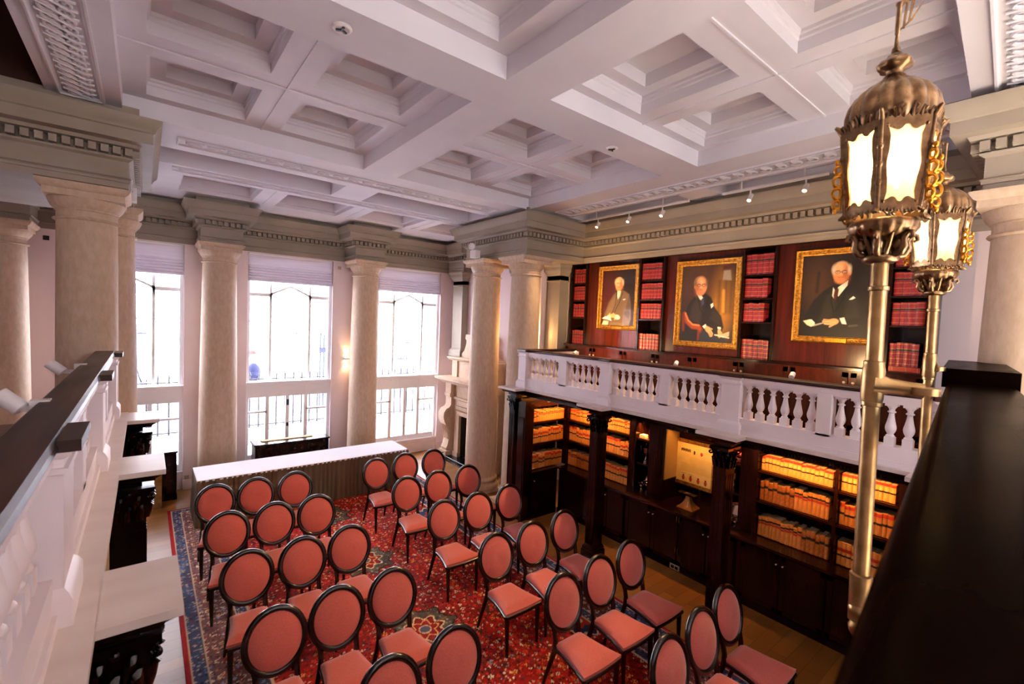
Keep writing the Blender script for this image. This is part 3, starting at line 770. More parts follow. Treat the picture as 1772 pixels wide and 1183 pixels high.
# ------------------------------------------------------------------ balustrades
BPROF = [(0.030, 0.075), (0.034, 0.083), (0.030, 0.092), (0.022, 0.098), (0.026, 0.108), (0.036, 0.128), (0.041, 0.150), (0.039, 0.172), (0.031, 0.205), (0.024, 0.24), (0.020, 0.268), (0.019, 0.282), (0.030, 0.287), (0.030, 0.297), (0.020, 0.302), (0.022, 0.318), (0.036, 0.338), (0.038, 0.345)]
def baluster_mb():
    b = MB(); b.box(-.036, .036, -.036, .036, 0, .076); b.lathe(BPROF, (0, 0, 0), 14); b.box(-.043, .043, -.043, .043, .343, .372); return b
BAL = None
def balustrade(s, x, piers, halves, y0, y1, label, ztop=2.893, railm='rail', ret=None):
    """s: +1 when the room side is +x. x: middle of the balustrade"""
    global BAL
    t = thing('balustrade', label, 'balustrade', (x, (y0 + y1) / 2, 2.24))
    zb, zt = 2.238, ztop
    MB().box(x - .07, x + .07, y0, y1, zb, zb + .17).box(x - .085, x + .085, y0, y1, zb, zb + .05).build('plinth', 'white_wood', t, None)
    r = MB(); r.box(x - .06, x + .06, y0, y1, zt - .115, zt - .085); r.box(x - .072, x + .072, y0, y1, zt - .087, zt - .04); r.build('top_band', 'white_wood', t, None)
    h = MB(); pr = [(-.083, zt - .042), (-.088, zt - .03), (-.083, zt - .012), (-.07, zt), (.07, zt), (.083, zt - .012), (.088, zt - .03), (.083, zt - .042)]
    h.prism([(x + p[0], y0, p[1]) for p in pr], (0, y1 - y0, 0))
    for (a, b_) in piers:
        h.box(x + s * .08, x + s * .145, a - .02, b_ + .02, zt - .042, zt - .001) if s > 0 else h.box(x - .13, x - .08, a - .02, b_ + .02, zt - .042, zt - .001)
    if ret:
        h.box(x, ret, y1 - .16, y1, zt - .042, zt)
    hr = h.build('handrail', railm, t, 30); hr['label'] = 'polished dark wooden handrail'
    for (a, b_) in piers:
        p = MB(); xo = x + s * .098 if s > 0 else x - .098; xi = x - s * .075
        p.box(min(xo, xi), max(xo, xi), a, b_, zb, zt - .04)
        cw = [(min(xo, xi), a), (min(xo, xi), b_), (max(xo, xi), b_), (max(xo, xi), a)]
        p.sweep(cw, [(0, zt - .125), (.012, zt - .12), (.012, zt - .10), (.0, zt - .098)], closed=True, caps=False)
        p.sweep(cw, [(0, zt - .07), (.02, zt - .055), (.026, zt - .042), (0, zt - .041)], closed=True, caps=False)
        p.sweep(cw, [(.026, zb), (.026, zb + .09), (.014, zb + .115), (0, zb + .13), (0, zb)], closed=True, caps=False)
        p.build('pier', 'white_wood', t, 30)
    for (a, b_) in halves:
        MB().box(x - .07, x + .07, a, b_, zb + .15, zt - .1).build('half_pier', 'white_wood', t, None)
    if ret:
        MB().box(x + .02, ret, y1 - .14, y1 - .02, zb, zb + .17).box(x + .02, ret, y1 - .14, y1 - .02, zt - .115, zt - .04).build('return_band', 'white_wood', t, None)
    edges = sorted([(a, b_) for a, b_ in piers + halves])
    gaps = []; cur = y0
    for a, b_ in edges:
        if a - cur > .3: gaps.append((cur, a))
        cur = b_
    if y1 - cur > .3: gaps.append((cur, y1))
    root = bpy.data.objects[t.name]
    for a, b_ in gaps:
        n = max(2, int(round((b_ - a) / .117)))
        pts = [(x, b_, zt - .10), (x, a, zt - .10)]
        st_ = (b_ - a) / n
        for k in range(n * 16 + 1):
            u = k / 16.0; fr = (u % 1.0)
            if k in (0, n * 16): hgt = .045
            else:
                dq = abs(((u + .5) % 1.0) - .5)            # 0 between balusters
                hgt = .012 + .033 * min(1, max(0, (dq - .18) / .14)) + .006 * abs(math.sin(u * 3 * PI * 2))
            pts.append((x, a + st_ * u, zt - .115 - hgt + .02))
        MB().prism([(p[0] - .02, p[1], p[2]) for p in pts], (.04, 0, 0)).build('scalloped_band', 'white_wood', t, None)
        for k in range(n):
            y = a + (b_ - a) * (k + .5) / n
            if BAL is None:
                BAL = baluster_mb().build('baluster', 'white_wood', None, 50); o = BAL
            else:
                o = BAL.copy(); COL.objects.link(o)
            o.parent = root; o.location = Vector((x, y, zb + .165)) - Vector(root.location)
            o.scale = (1, 1, (zt - .115 - zb - .165) / .372 + .02)
    return t
balustrade(-1, 5.145, [(0.55, .74), (2.335, 2.54), (4.135, 4.30), (5.93, 6.12)], [(-.4, -.27), (1.49, 1.61), (3.22, 3.35), (5.0, 5.155)], -1.4, 6.13,
           'white painted balustrade of turned balusters above the right hand bookcases', ret=6.40)
balustrade(1, -0.315, [(0.3, .55), (2.18, 2.46), (4.11, 4.36), (5.97, 6.22)], [(1.30, 1.44), (3.20, 3.34), (5.08, 5.22)], 0.1, 6.24,
           'white painted balustrade with broad dark handrail at the left edge of the photo')

# ------------------------------------------------------------------ the nearest rail (bottom right)
def near_rail():
    a = at(1441, 1183, 2, 3.1); e = at(1616, 722, 2, 3.1); d = (e - a).normalized(); n = Vector((d.y, -d.x, 0))
    p0 = a - d * .55; p1 = a + d * 4.35
    t = thing('near_handrail', 'large dark polished rail top catching a lamp reflection, bottom right corner', 'handrail', (a.x, a.y, 2.9))
    zt = 3.1
    prof = [(-.30, zt - .07), (-.31, zt - .03), (-.29, zt - .005), (-.27, zt)]
    pr = [(0.0, zt - .062), (0.006, zt - .05)] + [(-.028 + .034 * math.cos(q), zt - .034 + .034 * math.sin(q)) for q in [PI / 2 * k / 6 for k in range(7)]]
    pr = pr + [(-.28, zt), (-.30, zt - .02), (-.30, zt - .06)]
    b = MB(); N = 24; vs = []; m = len(pr)
    for i in range(N + 1):
        o = p0 + (p1 - p0) * i / N
        for q, (w, z) in enumerate(pr):
            j = 0.0
            vs.append((o.x - n.x * (w + j), o.y - n.y * (w + j), z + j * .5))
    fs = []
    for i in range(N):
        for k in range(m): fs.append((i * m + k, i * m + (k + 1) % m, (i + 1) * m + (k + 1) % m, (i + 1) * m + k))
    fs.append(tuple(range(m))); fs.append(tuple(N * m + k for k in range(m - 1, -1, -1)))
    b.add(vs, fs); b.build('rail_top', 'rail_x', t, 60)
    q = MB()
    def quad(u0, u1, w0, w1, z0, z1, mb):
        c = [a + d * u0 - n * w0, a + d * u1 - n * w0, a + d * u1 - n * w1, a + d * u0 - n * w1]
        mb.prism([(v.x, v.y, z0) for v in c], (0, 0, z1 - z0))
    quad(-.5, 4.3, -.25, -.06, 2.06, 2.3, q); quad(-.5, 4.3, -.25, -.06, 2.95, zt - .06, q)
    for k in range(40): quad(-.4 + k * .117, -.34 + k * .117, -.19, -.12, 2.3, 2.95, q)
    q.build('balusters_below', 'white_wood', t, None)
    # raised pier cap at the far end that juts towards the room
    c = MB(); quad(3.42, 5.0, -.30, .025, zt - .03, zt + .085, c); c.build('pier_cap', 'rail_x', t, None)
    c = MB(); quad(3.48, 3.80, -.2, .0, 2.3, zt - .03, c); quad(3.46, 3.82, -.2, .012, zt - .14, zt - .09, c); c.build('pier', 'white_wood', t, None)
    return t
near_rail()

# ------------------------------------------------------------------ books
BOOKM = {}
def book_mesh(kind, w, h, depth=.165):
    key = (kind, round(w, 3), round(h, 3))
    if key in BOOKM: return BOOKM[key]
    st = {'A': ('tan', [(0, .45, 0), (.45, .55, 2), (.55, .80, 0), (.80, .95, 1), (.95, 1, 0)]),
          'B': ('tan2', [(0, .48, 0), (.48, .57, 2), (.57, .86, 0), (.86, 1, 1)]),
          'C': ('tan', [(0, .62, 0), (.62, .72, 1), (.72, .76, 0), (.76, .84, 2), (.84, 1, 0)]),
          'D': ('tan3', [(0, .6, 0), (.6, .72, 2), (.72, 1, 0)]),
          'E': ('tan2', [(0, .38, 0), (.38, .46, 2), (.46, .6, 0), (.6, .74, 1), (.74, 1, 0)]),
          'R': ('redbook', [(0, .12, 0), (.12, .135, 3), (.135, .33, 0), (.33, .345, 3), (.345, .55, 0), (.55, .565, 3), (.565, .66, 0), (.66, .74, 2), (.74, .755, 3), (.755, .93, 0), (.93, .945, 3), (.945, 1, 0)])}[kind]
    b = MB(); n = 5
    def outline():
        pts = [(-w / 2 + w * i / n, -.010 * math.sin(PI * i / n) ** .7) for i in range(n + 1)]
        return pts + [(w / 2, depth), (-w / 2, depth)]
    ol = outline()
    for z0, z1, mi in st[1]:
        g = .0015 if mi in (1, 2) else 0
        b.prism([(p[0] * .985, p[1] - (g if p[1] < 0 else 0), z0 * h) for p in ol], (0, 0, (z1 - z0) * h), mi)
    b.box(-w / 2 * .86, w / 2 * .86, .012, depth - .004, h - .004, h + .0008, 4)
    o = b.build('book', [st[0], 'redlab', 'blacklab', 'gildline', 'pages'], None, 40)
    COL.objects.unlink(o); BOOKM[key] = o
    return o
def shelf_row(p0, p1, face_rot, z, height, styles, where, group, wmean=.043, gap_end=0.0, ordn=True, what='tan law book', hj=.012, jit=True):
    """p0 -> p1: from left to right as seen from the room"""
    p0 = Vector((p0[0], p0[1], 0)); p1 = Vector((p1[0], p1[1], 0)); L = (p1 - p0).length - gap_end; d = (p1 - p0).normalized()
    wopts = [round(wmean * f, 3) for f in (.86, 1.0, 1.14)]
    ws = []; s = 0
    while True:
        w = rnd.choice(wopts)
        if s + w > L: break
        ws.append(w); s += w + .0015
    x = 0.001 + (L - s) * .5 * 0
    out = []
    run = None; left = 0
    for i, w in enumerate(ws):
        if left <= 0: run = rnd.choice(styles); left = rnd.randint(3, 9)
        left -= 1
        hh = round(height - rnd.choice((0, 0, hj, 2 * hj)), 3)
        src = book_mesh(run, w, hh)
        o = src.copy(); COL.objects.link(o)
        c = p0 + d * (x + w / 2); x += w + .0015
        o.location = (c.x, c.y, z); o.rotation_euler = (0, 0, face_rot)
        if jit: o.location += Vector((math.sin(face_rot), -math.cos(face_rot), 0)) * -rnd.uniform(0, .008)
        o.name = 'book'
        tag(o, '%s, %s from left on the %s' % (what, ordinal(i), where), 'book', group)
        out.append(o)
    return out
ROT_X = -PI / 2
ZR = [(1.658, .185), (1.283, .250), (0.835, .255)]
for (z, h), nm in zip(ZR, ('top', 'middle', 'bottom')):
    shelf_row((5.17, 5.85), (5.96, 5.85), 0, z, h, ['A', 'E', 'C'], nm + ' shelf of the corner return', 'law books on the corner return', .049)
    shelf_row((6.0, 5.80), (6.0, 4.42), ROT_X, z, h, ['A', 'B', 'E'] if nm != 'bottom' else ['A', 'D', 'C', 'E'], nm + ' shelf behind the middle pilaster', 'law books in the corner bookcase', .050)
    shelf_row((6.0, 2.455), (6.0, 1.665), ROT_X, z, h, ['B'] if nm == 'top' else ['C', 'C', 'D'] if nm == 'middle' else ['D', 'D', 'C'], nm + ' shelf of the wide right bay', 'law books in the wide right bay', .043)
    shelf_row((6.0, 1.615), (6.0, 1.12), ROT_X, z, h, ['B'] if nm == 'top' else ['A'] if nm == 'middle' else ['E'], nm + ' shelf of the narrow end bay', 'law books in the narrow end bay', .045)

# ------------------------------------------------------------------ lower bookcases
def xcase(label, ya, yb, upper, doors, name='bookcase', pulls=()):
    """bookcase standing against the right wall. upper: list of (y_left, y_right) shelf openings"""
    t = thing(name, label, 'bookcase', (6.05, (ya + yb) / 2, 0))
    MB().box(6.32, 6.36, yb, ya, 0.05, 2.0).build('back_panel', 'mahog', t, None)
    MB().box(5.79, 6.32, yb, ya, 0.06, .79).build('cupboard', 'mahog', t, None)
    MB().box(5.745, 6.32, yb, ya, .79, .822).box(5.735, 5.76, yb, ya, .795, .815).build('counter', 'mahog_h', t, 40)
    MB().box(5.77, 5.83, yb, ya, 0.0, .085).build('plinth', 'black_wood', t, None)
    for i, (a, c) in enumerate(doors):
        d = MB(); d.box(5.768, 5.79, c + .006, a - .006, .10, .775)
        fr = [(5.768, c + .05), (5.768, a - .05)]
        d.box(5.760, 5.77, c + .012, a - .012, .105, .15); d.box(5.760, 5.77, c + .012, a - .012, .72, .77); d.box(5.760, 5.77, c + .012, c + .06, .105, .77); d.box(5.760, 5.77, a - .06, a - .012, .105, .77)
        do = d.build('door', 'mahog', t, None)
        ky = c + .035 if i % 2 == 0 else a - .035
        k = MB(); k.lathe([(.004, 0), (.004, .012), (.008, .016), (.010, .022), (.007, .028), (.001, .030)], (0, 0, 0), 10)
        k.xform(Matrix.Translation((5.76, ky, .67)) @ Matrix.Rotation(-PI / 2, 4, 'Y'))
        k.build('knob', 'knob', do)
    prev = ya
    cuts = [ya] + [v for o in upper for v in o] + [yb]
    for i in range(0, len(cuts), 2):
        hi, lo = cuts[i], cuts[i + 1]
        if hi - lo > .004: MB().box(5.93, 6.33, lo, hi, .822, 1.99).build('stile', 'mahog', t, None)
    MB().box(5.92, 6.36, yb, ya, 1.925, 2.035).build('top_rail', 'mahog_h', t, None)
    for (a, c) in upper:
        if a - c > .6 and name == 'display_cabinet': continue
        for z in (1.625, 1.25):
            MB().box(5.955, 6.32, c, a, z, z + .028).build('shelf', 'mahog_h', t, None)
    return t
xcase('dark corner bookcase of tan law books left of the silver trophies', 5.76, 4.305, [(5.755, 4.40)], [(5.20, 4.70), (4.70, 4.31)])
xcase('dark display cabinet with silver trophies and a framed document', 4.30, 2.60, [(4.275, 4.035), (3.79, 2.95), (2.925, 2.675)], [(4.28, 3.82), (3.82, 3.39), (3.39, 2.98), (2.98, 2.61)], name='display_cabinet')
xcase('dark bookcase with wide and narrow bays of tan books, right end', 2.595, 0.2, [(2.465, 1.655), (1.622, 1.11)], [(2.55, 2.085), (2.085, 1.62), (1.62, 1.15), (1.15, .7)])
def return_case():
    t = thing('bookcase', 'dark return bookcase facing the camera beside the thick corner column', 'bookcase', (5.4, 5.9, 0))
    MB().box(5.10, 5.93, 6.03, 6.05, .05, 2.0).build('back_panel', 'mahog', t, None)
    MB().box(5.14, 5.765, 5.785, 6.03, .06, .79).build('cupboard', 'mahog', t, None)
    MB().box(5.10, 5.765, 5.745, 6.03, .79, .822).build('counter', 'mahog_h', t, None)
    d = MB(); d.box(5.16, 5.74, 5.765, 5.785, .1, .775).box(5.17, 5.73, 5.757, 5.767, .72, .77).box(5.17, 5.73, 5.757, 5.767, .105, .15).box(5.17, 5.22, 5.757, 5.767, .1, .77).box(5.68, 5.73, 5.757, 5.767, .1, .77)
    do = d.build('door', 'mahog', t, None)
    k = MB(); k.lathe([(.004, 0), (.004, .012), (.008, .016), (.010, .022), (.007, .028), (.001, .030)], (0, 0, 0), 10)
    k.xform(Matrix.Translation((5.19, 5.757, .67)) @ Matrix.Rotation(PI / 2, 4, 'X')); k.build('knob', 'knob', do)
    MB().box(5.10, 5.76, 5.77, 5.82, 0, .085).build('plinth', 'black_wood', t, None)
    MB().box(5.10, 5.162, 5.79, 6.03, .822, 1.99).build('stile', 'mahog', t, None); MB().box(5.965, 6.02, 5.815, 6.03, .822, 1.99).build('stile', 'mahog', t, None)
    MB().box(5.10, 5.93, 5.80, 6.05, 1.925, 2.035).build('top_rail', 'mahog_h', t, None)
    for z in (1.625, 1.25): MB().box(5.162, 5.965, 5.83, 6.03, z, z + .028).build('shelf', 'mahog_h', t, None)
    p = MB(); p.box(4.97, 5.10, 5.79, 5.98, 0, 2.035).box(4.96, 4.975, 5.82, 5.95, .35, 1.75); p.build('end_panel', 'mahog', t, None)
return_case()

# framed document, stand and trophies in the display cabinet
def framed_doc():
    t = thing('framed_document', 'gilt framed parchment with red wax seals in the lit cabinet niche', 'framed document', (6.30, 3.52, 1.06), None)
    y0, y1, z0, z1, X = 3.18, 3.84, 1.055, 1.725, 6.27
    fr = MB(); w = .045
    for (a, c, e, f) in ((y0, y1, z1 - w, z1), (y0, y1, z0, z0 + w), (y0, y0 + w, z0, z1), (y1 - w, y1, z0, z1)):
        fr.box(X, X + .03, a, c, e, f)
    fr.box(X - .008, X + .01, y0 - .004, y0 + .014, z0, z1).box(X - .008, X + .01, y1 - .014, y1 + .004, z0, z1).box(X - .008, X + .01, y0, y1, z1 - .014, z1 + .004).box(X - .008, X + .01, y0, y1, z0 - .004, z0 + .014)
    fr.build('frame', 'gilt', t, None)
    MB().box(X + .012, X + .02, y0 + .03, y1 - .03, z0 + .03, z1 - .03).build('parchment_sheet', 'parch', t, None)
    ink = MB(); Xi = X + .010
    yl = y1 - .13
    for k in range(9):                                            # heavy heading written along the top left
        yy = yl - k * .017; ink.box(Xi, Xi + .003, yy - .013, yy, 1.545 + .008 * (k % 2), 1.585 + .006 * ((k * 7) % 3) * .5)
    for yy in (y1 - .34, y1 - .45):
        ink.box(Xi, Xi + .003, yy - .012, yy + .012, 1.53, 1.58)
    for k, yy in enumerate((y1 - .185, y1 - .30, y1 - .42, y1 - .53)):
        ink.box(Xi, Xi + .003, yy - .012, yy + .012, 1.12, 1.20)
    for yy in (y1 - .185, y1 - .30): ink.box(Xi, Xi + .003, yy - .03, yy + .03, 1.215, 1.219)
    ink.build('heading', 'ink', t, None)
    ln = MB()
    for k in range(13): ln.box(Xi + .001, Xi + .003, y0 + .06, y1 - (.27 if k < 6 else .13), 1.475 - k * .018, 1.480 - k * .018)
    ln.build('written_lines', 'inkpale', t, None)
    sl = MB()
    for yy in (y1 - .185, y1 - .30, y1 - .42, y1 - .53): sl.ball((Xi + .001, yy, 1.155), 1, 10, 5, sc3=(.006, .024, .03))
    sl.ball((Xi + .001, y1 - .45, 1.555), 1, 8, 5, sc3=(.004, .022, .022))
    sl.build('wax_seals', 'seal', t)
framed_doc()
MB_ = MB()
def niche_lining():
    t = thing('niche_lining', 'cream lined side of the cabinet niche left of the framed document', 'panel', (6.1, 3.78, .83))
    MB().box(5.97, 6.315, 3.776, 3.788, 1.13, 1.92).build('cream_panel', 'yellowwall', t, None)
    MB().box(5.96, 6.318, 3.772, 3.788, .823, 1.13).build('wood_dado', 'mahog', t, None)
niche_lining()
def display_stand():
    c = at(1206, 876, 2, .83); X, Y = 6.05, 3.42
    t = thing('display_stand', 'honey coloured flared wooden stand with brass plate in the niche', 'stand', (X, Y, .823))
    b = MB(); prof = [(.13, 0), (.128, .012), (.085, .045), (.052, .09), (.034, .14), (.028, .18)]
    vs = []
    for (r, z) in prof:
        for k in range(4):
            a = PI / 4 + k * PI / 2; vs.append((X + r * 1.15 * math.cos(a), Y + r * 1.3 * math.sin(a), .823 + z))
    fs = [(j * 4 + k, j * 4 + (k + 1) % 4, (j + 1) * 4 + (k + 1) % 4, (j + 1) * 4 + k) for j in range(len(prof) - 1) for k in range(4)] + [(3, 2, 1, 0), tuple(range(20, 24))]
    b.add(vs, fs); b.build('flared_base', 'stand', t, 30)
    MB().box(X - .05, X + .05, Y - .11, Y + .15, 1.003, 1.022).build('dark_rest', 'black_wood', t, None)
    MB().box(X - .035, X + .02, Y - .02, Y + .045, 1.022, 1.030).build('brass_plate', 'brass', t, None)
    MB().tube([(X - .06, Y - .03, .93), (X - .075, Y - .035, .875)], .006, 6).ball((X - .078, Y - .035, .865), .012).build('tassel', 'pages', t)
display_stand()
def cup(x, y, z, h, r, label, lid=True, handles=True, m='silver'):
    t = thing('trophy_cup', label, 'trophy', (x, y, z), 'silver trophies')
    MB().lathe([(r * .62, 0), (r * .62, h * .09), (r * .55, h * .1), (r * .3, h * .16), (r * .14, h * .22), (r * .12, h * .34), (r * .2, h * .38)], (x, y, z), 16).build('foot', m, t)
    MB().lathe([(r * .2, h * .38), (r * .6, h * .45), (r * .86, h * .56), (r * .8, h * .68), (r * .92, h * .76), (r * .9, h * .765), (r * .75, h * .7)], (x, y, z), 18).build('bowl', m, t)
    if lid: MB().lathe([(r * .94, h * .765), (r * .7, h * .82), (r * .3, h * .87), (r * .1, h * .9), (r * .16, h * .94), (r * .12, h * .98), (.001, h)], (x, y, z), 16).build('lid', m, t)
    if handles:
        for s in (-1, 1):
            MB().tube([(x, y + s * r * .8, z + h * .74), (x, y + s * r * 1.35, z + h * .8), (x, y + s * r * 1.5, z + h * .66), (x, y + s * r * 1.2, z + h * .52), (x, y + s * r * .75, z + h * .5)], r * .07, 7).build('handle', m, t)
    return t
cup(6.06, 4.165, 1.278, .30, .068, 'lidded two handled silver cup on the middle trophy shelf, left cabinet')
cup(6.04, 4.21, .822, .16, .045, 'small open silver goblet on the bottom left of the trophy shelves', lid=False, handles=False)
cup(6.06, 4.11, .822, .21, .05, 'silver lidded cup beside the small goblet, left trophy cabinet')
cup(6.06, 4.08, 1.653, .16, .04, 'silver cup on the top shelf of the left trophy cabinet', lid=False)
def plate(x, y, z, r, label):
    t = thing('silver_salver', label, 'plate', (x, y, z), 'silver salvers')
    b = MB(); b.lathe([(.001, 0), (r * .7, .002), (r * .78, .010), (r, .016), (r, .020), (r * .76, .014), (r * .7, .006), (.001, .005)], (0, 0, 0), 26, wob=lambda a, zz: 1 + .03 * math.cos(10 * a))
    b.xform(Matrix.Translation((x, y, z + r)) @ Matrix.Rotation(-PI / 2 + .2, 4, 'Y')); b.build('dish', 'silver', t)
    MB().box(x - .01, x + .05, y - .04, y + .04, z, z + .02).build('easel_foot', 'black_wood', t, None)
plate(6.20, 4.11, .822, .13, 'round silver salver standing behind the cups, left trophy cabinet')
plate(6.16, 2.79, .822, .13, 'round silver salver propped on the bottom shelf, right trophy cabinet')
cup(6.05, 2.80, 1.278, .30, .05, 'tall slim silver cup on the middle shelf, right trophy cabinet', handles=False)
cup(6.03, 2.85, .822, .13, .045, 'small silver bowl in front of the salver, right trophy cabinet', lid=False)
cup(6.03, 2.74, .822, .10, .04, 'smallest silver cup at the bottom right, right trophy cabinet', lid=False, handles=False)
def pile(x, y, z, label, cols, n):
    for k in range(n):
        o = MB().box(-.05, .05, -.045, .045, 0, .024).box(-.049, .03, -.044, .044, .003, .021, 1).build('leaflet_box', [cols[k % len(cols)], 'pages'], None, None)
        o.location = (x + .004 * ((k * 5) % 3), y + .006 * ((k * 7) % 3 - 1), z + .0245 * k); o.rotation_euler = (0, 0, .05 * (k % 3 - 1))
        tag(o, label % ordinal(k), 'box', 'boxes in the trophy cabinet')
pile(6.03, 2.76, 1.653, 'flat box, %s from the bottom of the stack in the right trophy cabinet', ['mahog', 'redbook', 'pages'], 5)
pile(6.02, 4.20, 1.653, 'pale flat box, %s from the bottom, top shelf of left trophy cabinet', ['pages', 'parch'], 2)
# socket in the plinth
t_ = thing('socket_outlet', 'double socket plate let into the dark plinth below the cabinet', 'socket', (5.765, 3.41, .05))
MB().box(5.760, 5.771, 3.335, 3.48, .015, .085).build('plate', 'socket', t_, None)
MB().box(5.757, 5.762, 3.355, 3.40, .03, .07).box(5.757, 5.762, 3.415, 3.46, .03, .07).build('sockets', 'black_wood', t_, None)
for z in (.73, .29):
    t_ = thing('door_pull', 'pair of small %s pulls where the middle cabinet doors meet' % ('upper' if z > .5 else 'lower'), 'handle', (5.755, 3.39, z))
    for s in (-1, 1): MB().tube([(5.752, 3.39 + s * .018, z - .04), (5.748, 3.39 + s * .018, z), (5.752, 3.39 + s * .018, z + .04)], .005, 6).build('pull', 'brass', t_)
# ================================================================== PORTRAIT GALLERY
def ss(d, soft): return np.clip(0.5 - d / max(soft, 1e-6), 0, 1)
class Canvas:
    def __init__(s, asp, n=150):
        s.asp = asp; s.nx = n; s.ny = int(n / asp)
        s.U, s.V = np.meshgrid(np.linspace(0, asp, s.nx), np.linspace(0, 1, s.ny))   # units: canvas height = 1
        s.C = np.zeros((s.ny, s.nx, 3)); s.g = np.random.RandomState(5)
    def fill(s, top, bot):
        t, b = np.array(lin(top)[:3]), np.array(lin(bot)[:3]); s.C[:] = b + (t - b) * s.V[..., None]
    def put(s, a, col, k=1.0):
        c = np.array(lin(col)[:3]); a = (a * k)[..., None]; s.C = s.C * (1 - a) + c * a
    def ell(s, cx, cy, rx, ry, col, soft=.02, k=1.0, rot=0):
        x, y = s.U - cx, s.V - cy; c, n = math.cos(rot), math.sin(rot)
        x, y = x * c + y * n, -x * n + y * c
        d = (np.sqrt((x / rx) ** 2 + (y / ry) ** 2) - 1) * min(rx, ry); s.put(ss(d, soft), col, k)
    def poly(s, pts, col, soft=.012, k=1.0):
        P = np.array(pts); d = np.full(s.U.shape, 9.0); ins = np.zeros(s.U.shape, bool)
        for i in range(len(P)):
            a, b = P[i], P[(i + 1) % len(P)]; e = b - a
            t = np.clip(((s.U - a[0]) * e[0] + (s.V - a[1]) * e[1]) / (e @ e + 1e-9), 0, 1)
            d = np.minimum(d, np.hypot(s.U - a[0] - t * e[0], s.V - a[1] - t * e[1]))
            if a[1] != b[1]:
                cr = ((a[1] > s.V) != (b[1] > s.V)) & (s.U < (b[0] - a[0]) * (s.V - a[1]) / (b[1] - a[1]) + a[0]); ins ^= cr
        s.put(ss(np.where(ins, -d, d), soft), col, k)
    def line(s, pts, w, col, soft=.006, k=1.0):
        d = np.full(s.U.shape, 9.0)
        for i in range(len(pts) - 1):
            a, b = np.array(pts[i]), np.array(pts[i + 1]); e = b - a
            t = np.clip(((s.U - a[0]) * e[0] + (s.V - a[1]) * e[1]) / (e @ e + 1e-9), 0, 1)
            d = np.minimum(d, np.hypot(s.U - a[0] - t * e[0], s.V - a[1] - t * e[1]))
        s.put(ss(d - w, soft), col, k)
    def head(s, cx, cy, h, turn, hair, glasses, base='#d08a58'):
        """h: head height; turn: -1..1, which way the face looks"""
        w = h * .36; x = cx
        s.ell(x, cy, w * 1.06, h * .52, '#7a4426', .02)
        s.ell(x, cy - .0 * h, w, h * .5, base, .018)
        s.ell(x - w * .35, cy + h * .18, w * .7, h * .26, '#e8b280', .05, .8)         # lit forehead
        s.ell(x + w * .62 * (1 if turn < 0 else -1), cy - h * .1, w * .45, h * .4, '#8c4c2a', .05, .7)   # far cheek
        s.ell(x - w * 1.02 * (1 if turn < 0 else -1) * -1, cy - h * .04, w * .18, h * .11, '#b9704a', .01)  # ear
        s.ell(x - w * .1, cy - h * .36, w * .55, h * .14, '#c47a4c', .04, .8)
        ex = turn * w * .18
        for q in (-1, 1):
            px = x + ex + q * w * .40; s.ell(px, cy + h * .035, w * .24, h * .045, '#7d452a', .02, .9)
            s.ell(px, cy + h * .02, w * .13, h * .022, '#e5cfb4', .006); s.ell(px + ex * .15, cy + h * .02, w * .06, h * .024, '#1d120c', .005)
            s.line([(px - w * .25, cy + h * .085), (px + w * .05, cy + h * .105), (px + w * .26, cy + h * .08)], h * .010, '#6b4a34', .008)
        s.line([(x + ex * 1.2 + w * .05, cy + h * .05), (x + ex * 1.5 + w * .12, cy - h * .10), (x + ex * 1.4, cy - h * .13)], h * .016, '#96562f', .015, .9)
        s.ell(x + ex * 1.25, cy - h * .085, w * .14, h * .05, '#e2a274', .02, .9)
        s.line([(x + ex - w * .27, cy - h * .225), (x + ex, cy - h * .215), (x + ex + w * .27, cy - h * .23)], h * .010, '#7c2f22', .008)
        s.ell(x + ex, cy - h * .255, w * .22, h * .02, '#c9745a', .012, .8)
        if glasses:
            for q in (-1, 1):
                px = x + ex + q * w * .42
                s.line([(px + w * .30 * math.cos(a), cy + h * .015 + h * .075 * math.sin(a)) for a in [2 * PI * i / 12 for i in range(13)]], h * .008, glasses, .006)
            s.line([(x + ex - w * .13, cy + h * .03), (x + ex + w * .13, cy + h * .03)], h * .007, glasses, .006)
            s.line([(x + ex - w * .72, cy + h * .03), (x - w * 1.0, cy + h * .04)], h * .007, glasses, .006, .8); s.line([(x + ex + w * .72, cy + h * .03), (x + w * 1.0, cy + h * .04)], h * .007, glasses, .006, .8)
        for q in (-1, 1):
            s.ell(x + q * w * .95, cy + h * .14, w * .2, h * .16, hair, .03, .9)
        s.line([(x - w * .85, cy + h * .28), (x - w * .45, cy + h * .45), (x, cy + h * .5), (x + w * .45, cy + h * .45), (x + w * .85, cy + h * .28)], h * .025, hair, .03, .55)
    def hand(s, cx, cy, r, ang, col='#d99a68'):
        c, n = math.cos(ang), math.sin(ang)
        s.ell(cx, cy, r, r * .62, col, .012, 1, ang)
        for k, (o, l) in enumerate(((-.42, 1.0), (-.14, 1.2), (.14, 1.15), (.4, .95))):
            a = (cx + c * r * .6 - n * r * o, cy + n * r * .6 + c * r * o); e = (a[0] + c * r * l + n * r * .25, a[1] + n * r * l - c * r * .25)
            s.line([a, e], r * .13, '#e0a575' if k % 2 else '#cf8d5c', .01); s.line([(a[0] - n * -r * .13, a[1] + c * -r * .13), (e[0] - n * -r * .13, e[1] + c * -r * .13)], r * .025, '#7d4526', .006, .8)
        s.line([(cx - n * r * .55, cy + c * r * .55), (cx + c * r * .7 - n * r * .85, cy + n * r * .7 + c * r * .85)], r * .14, '#d2915f', .01)
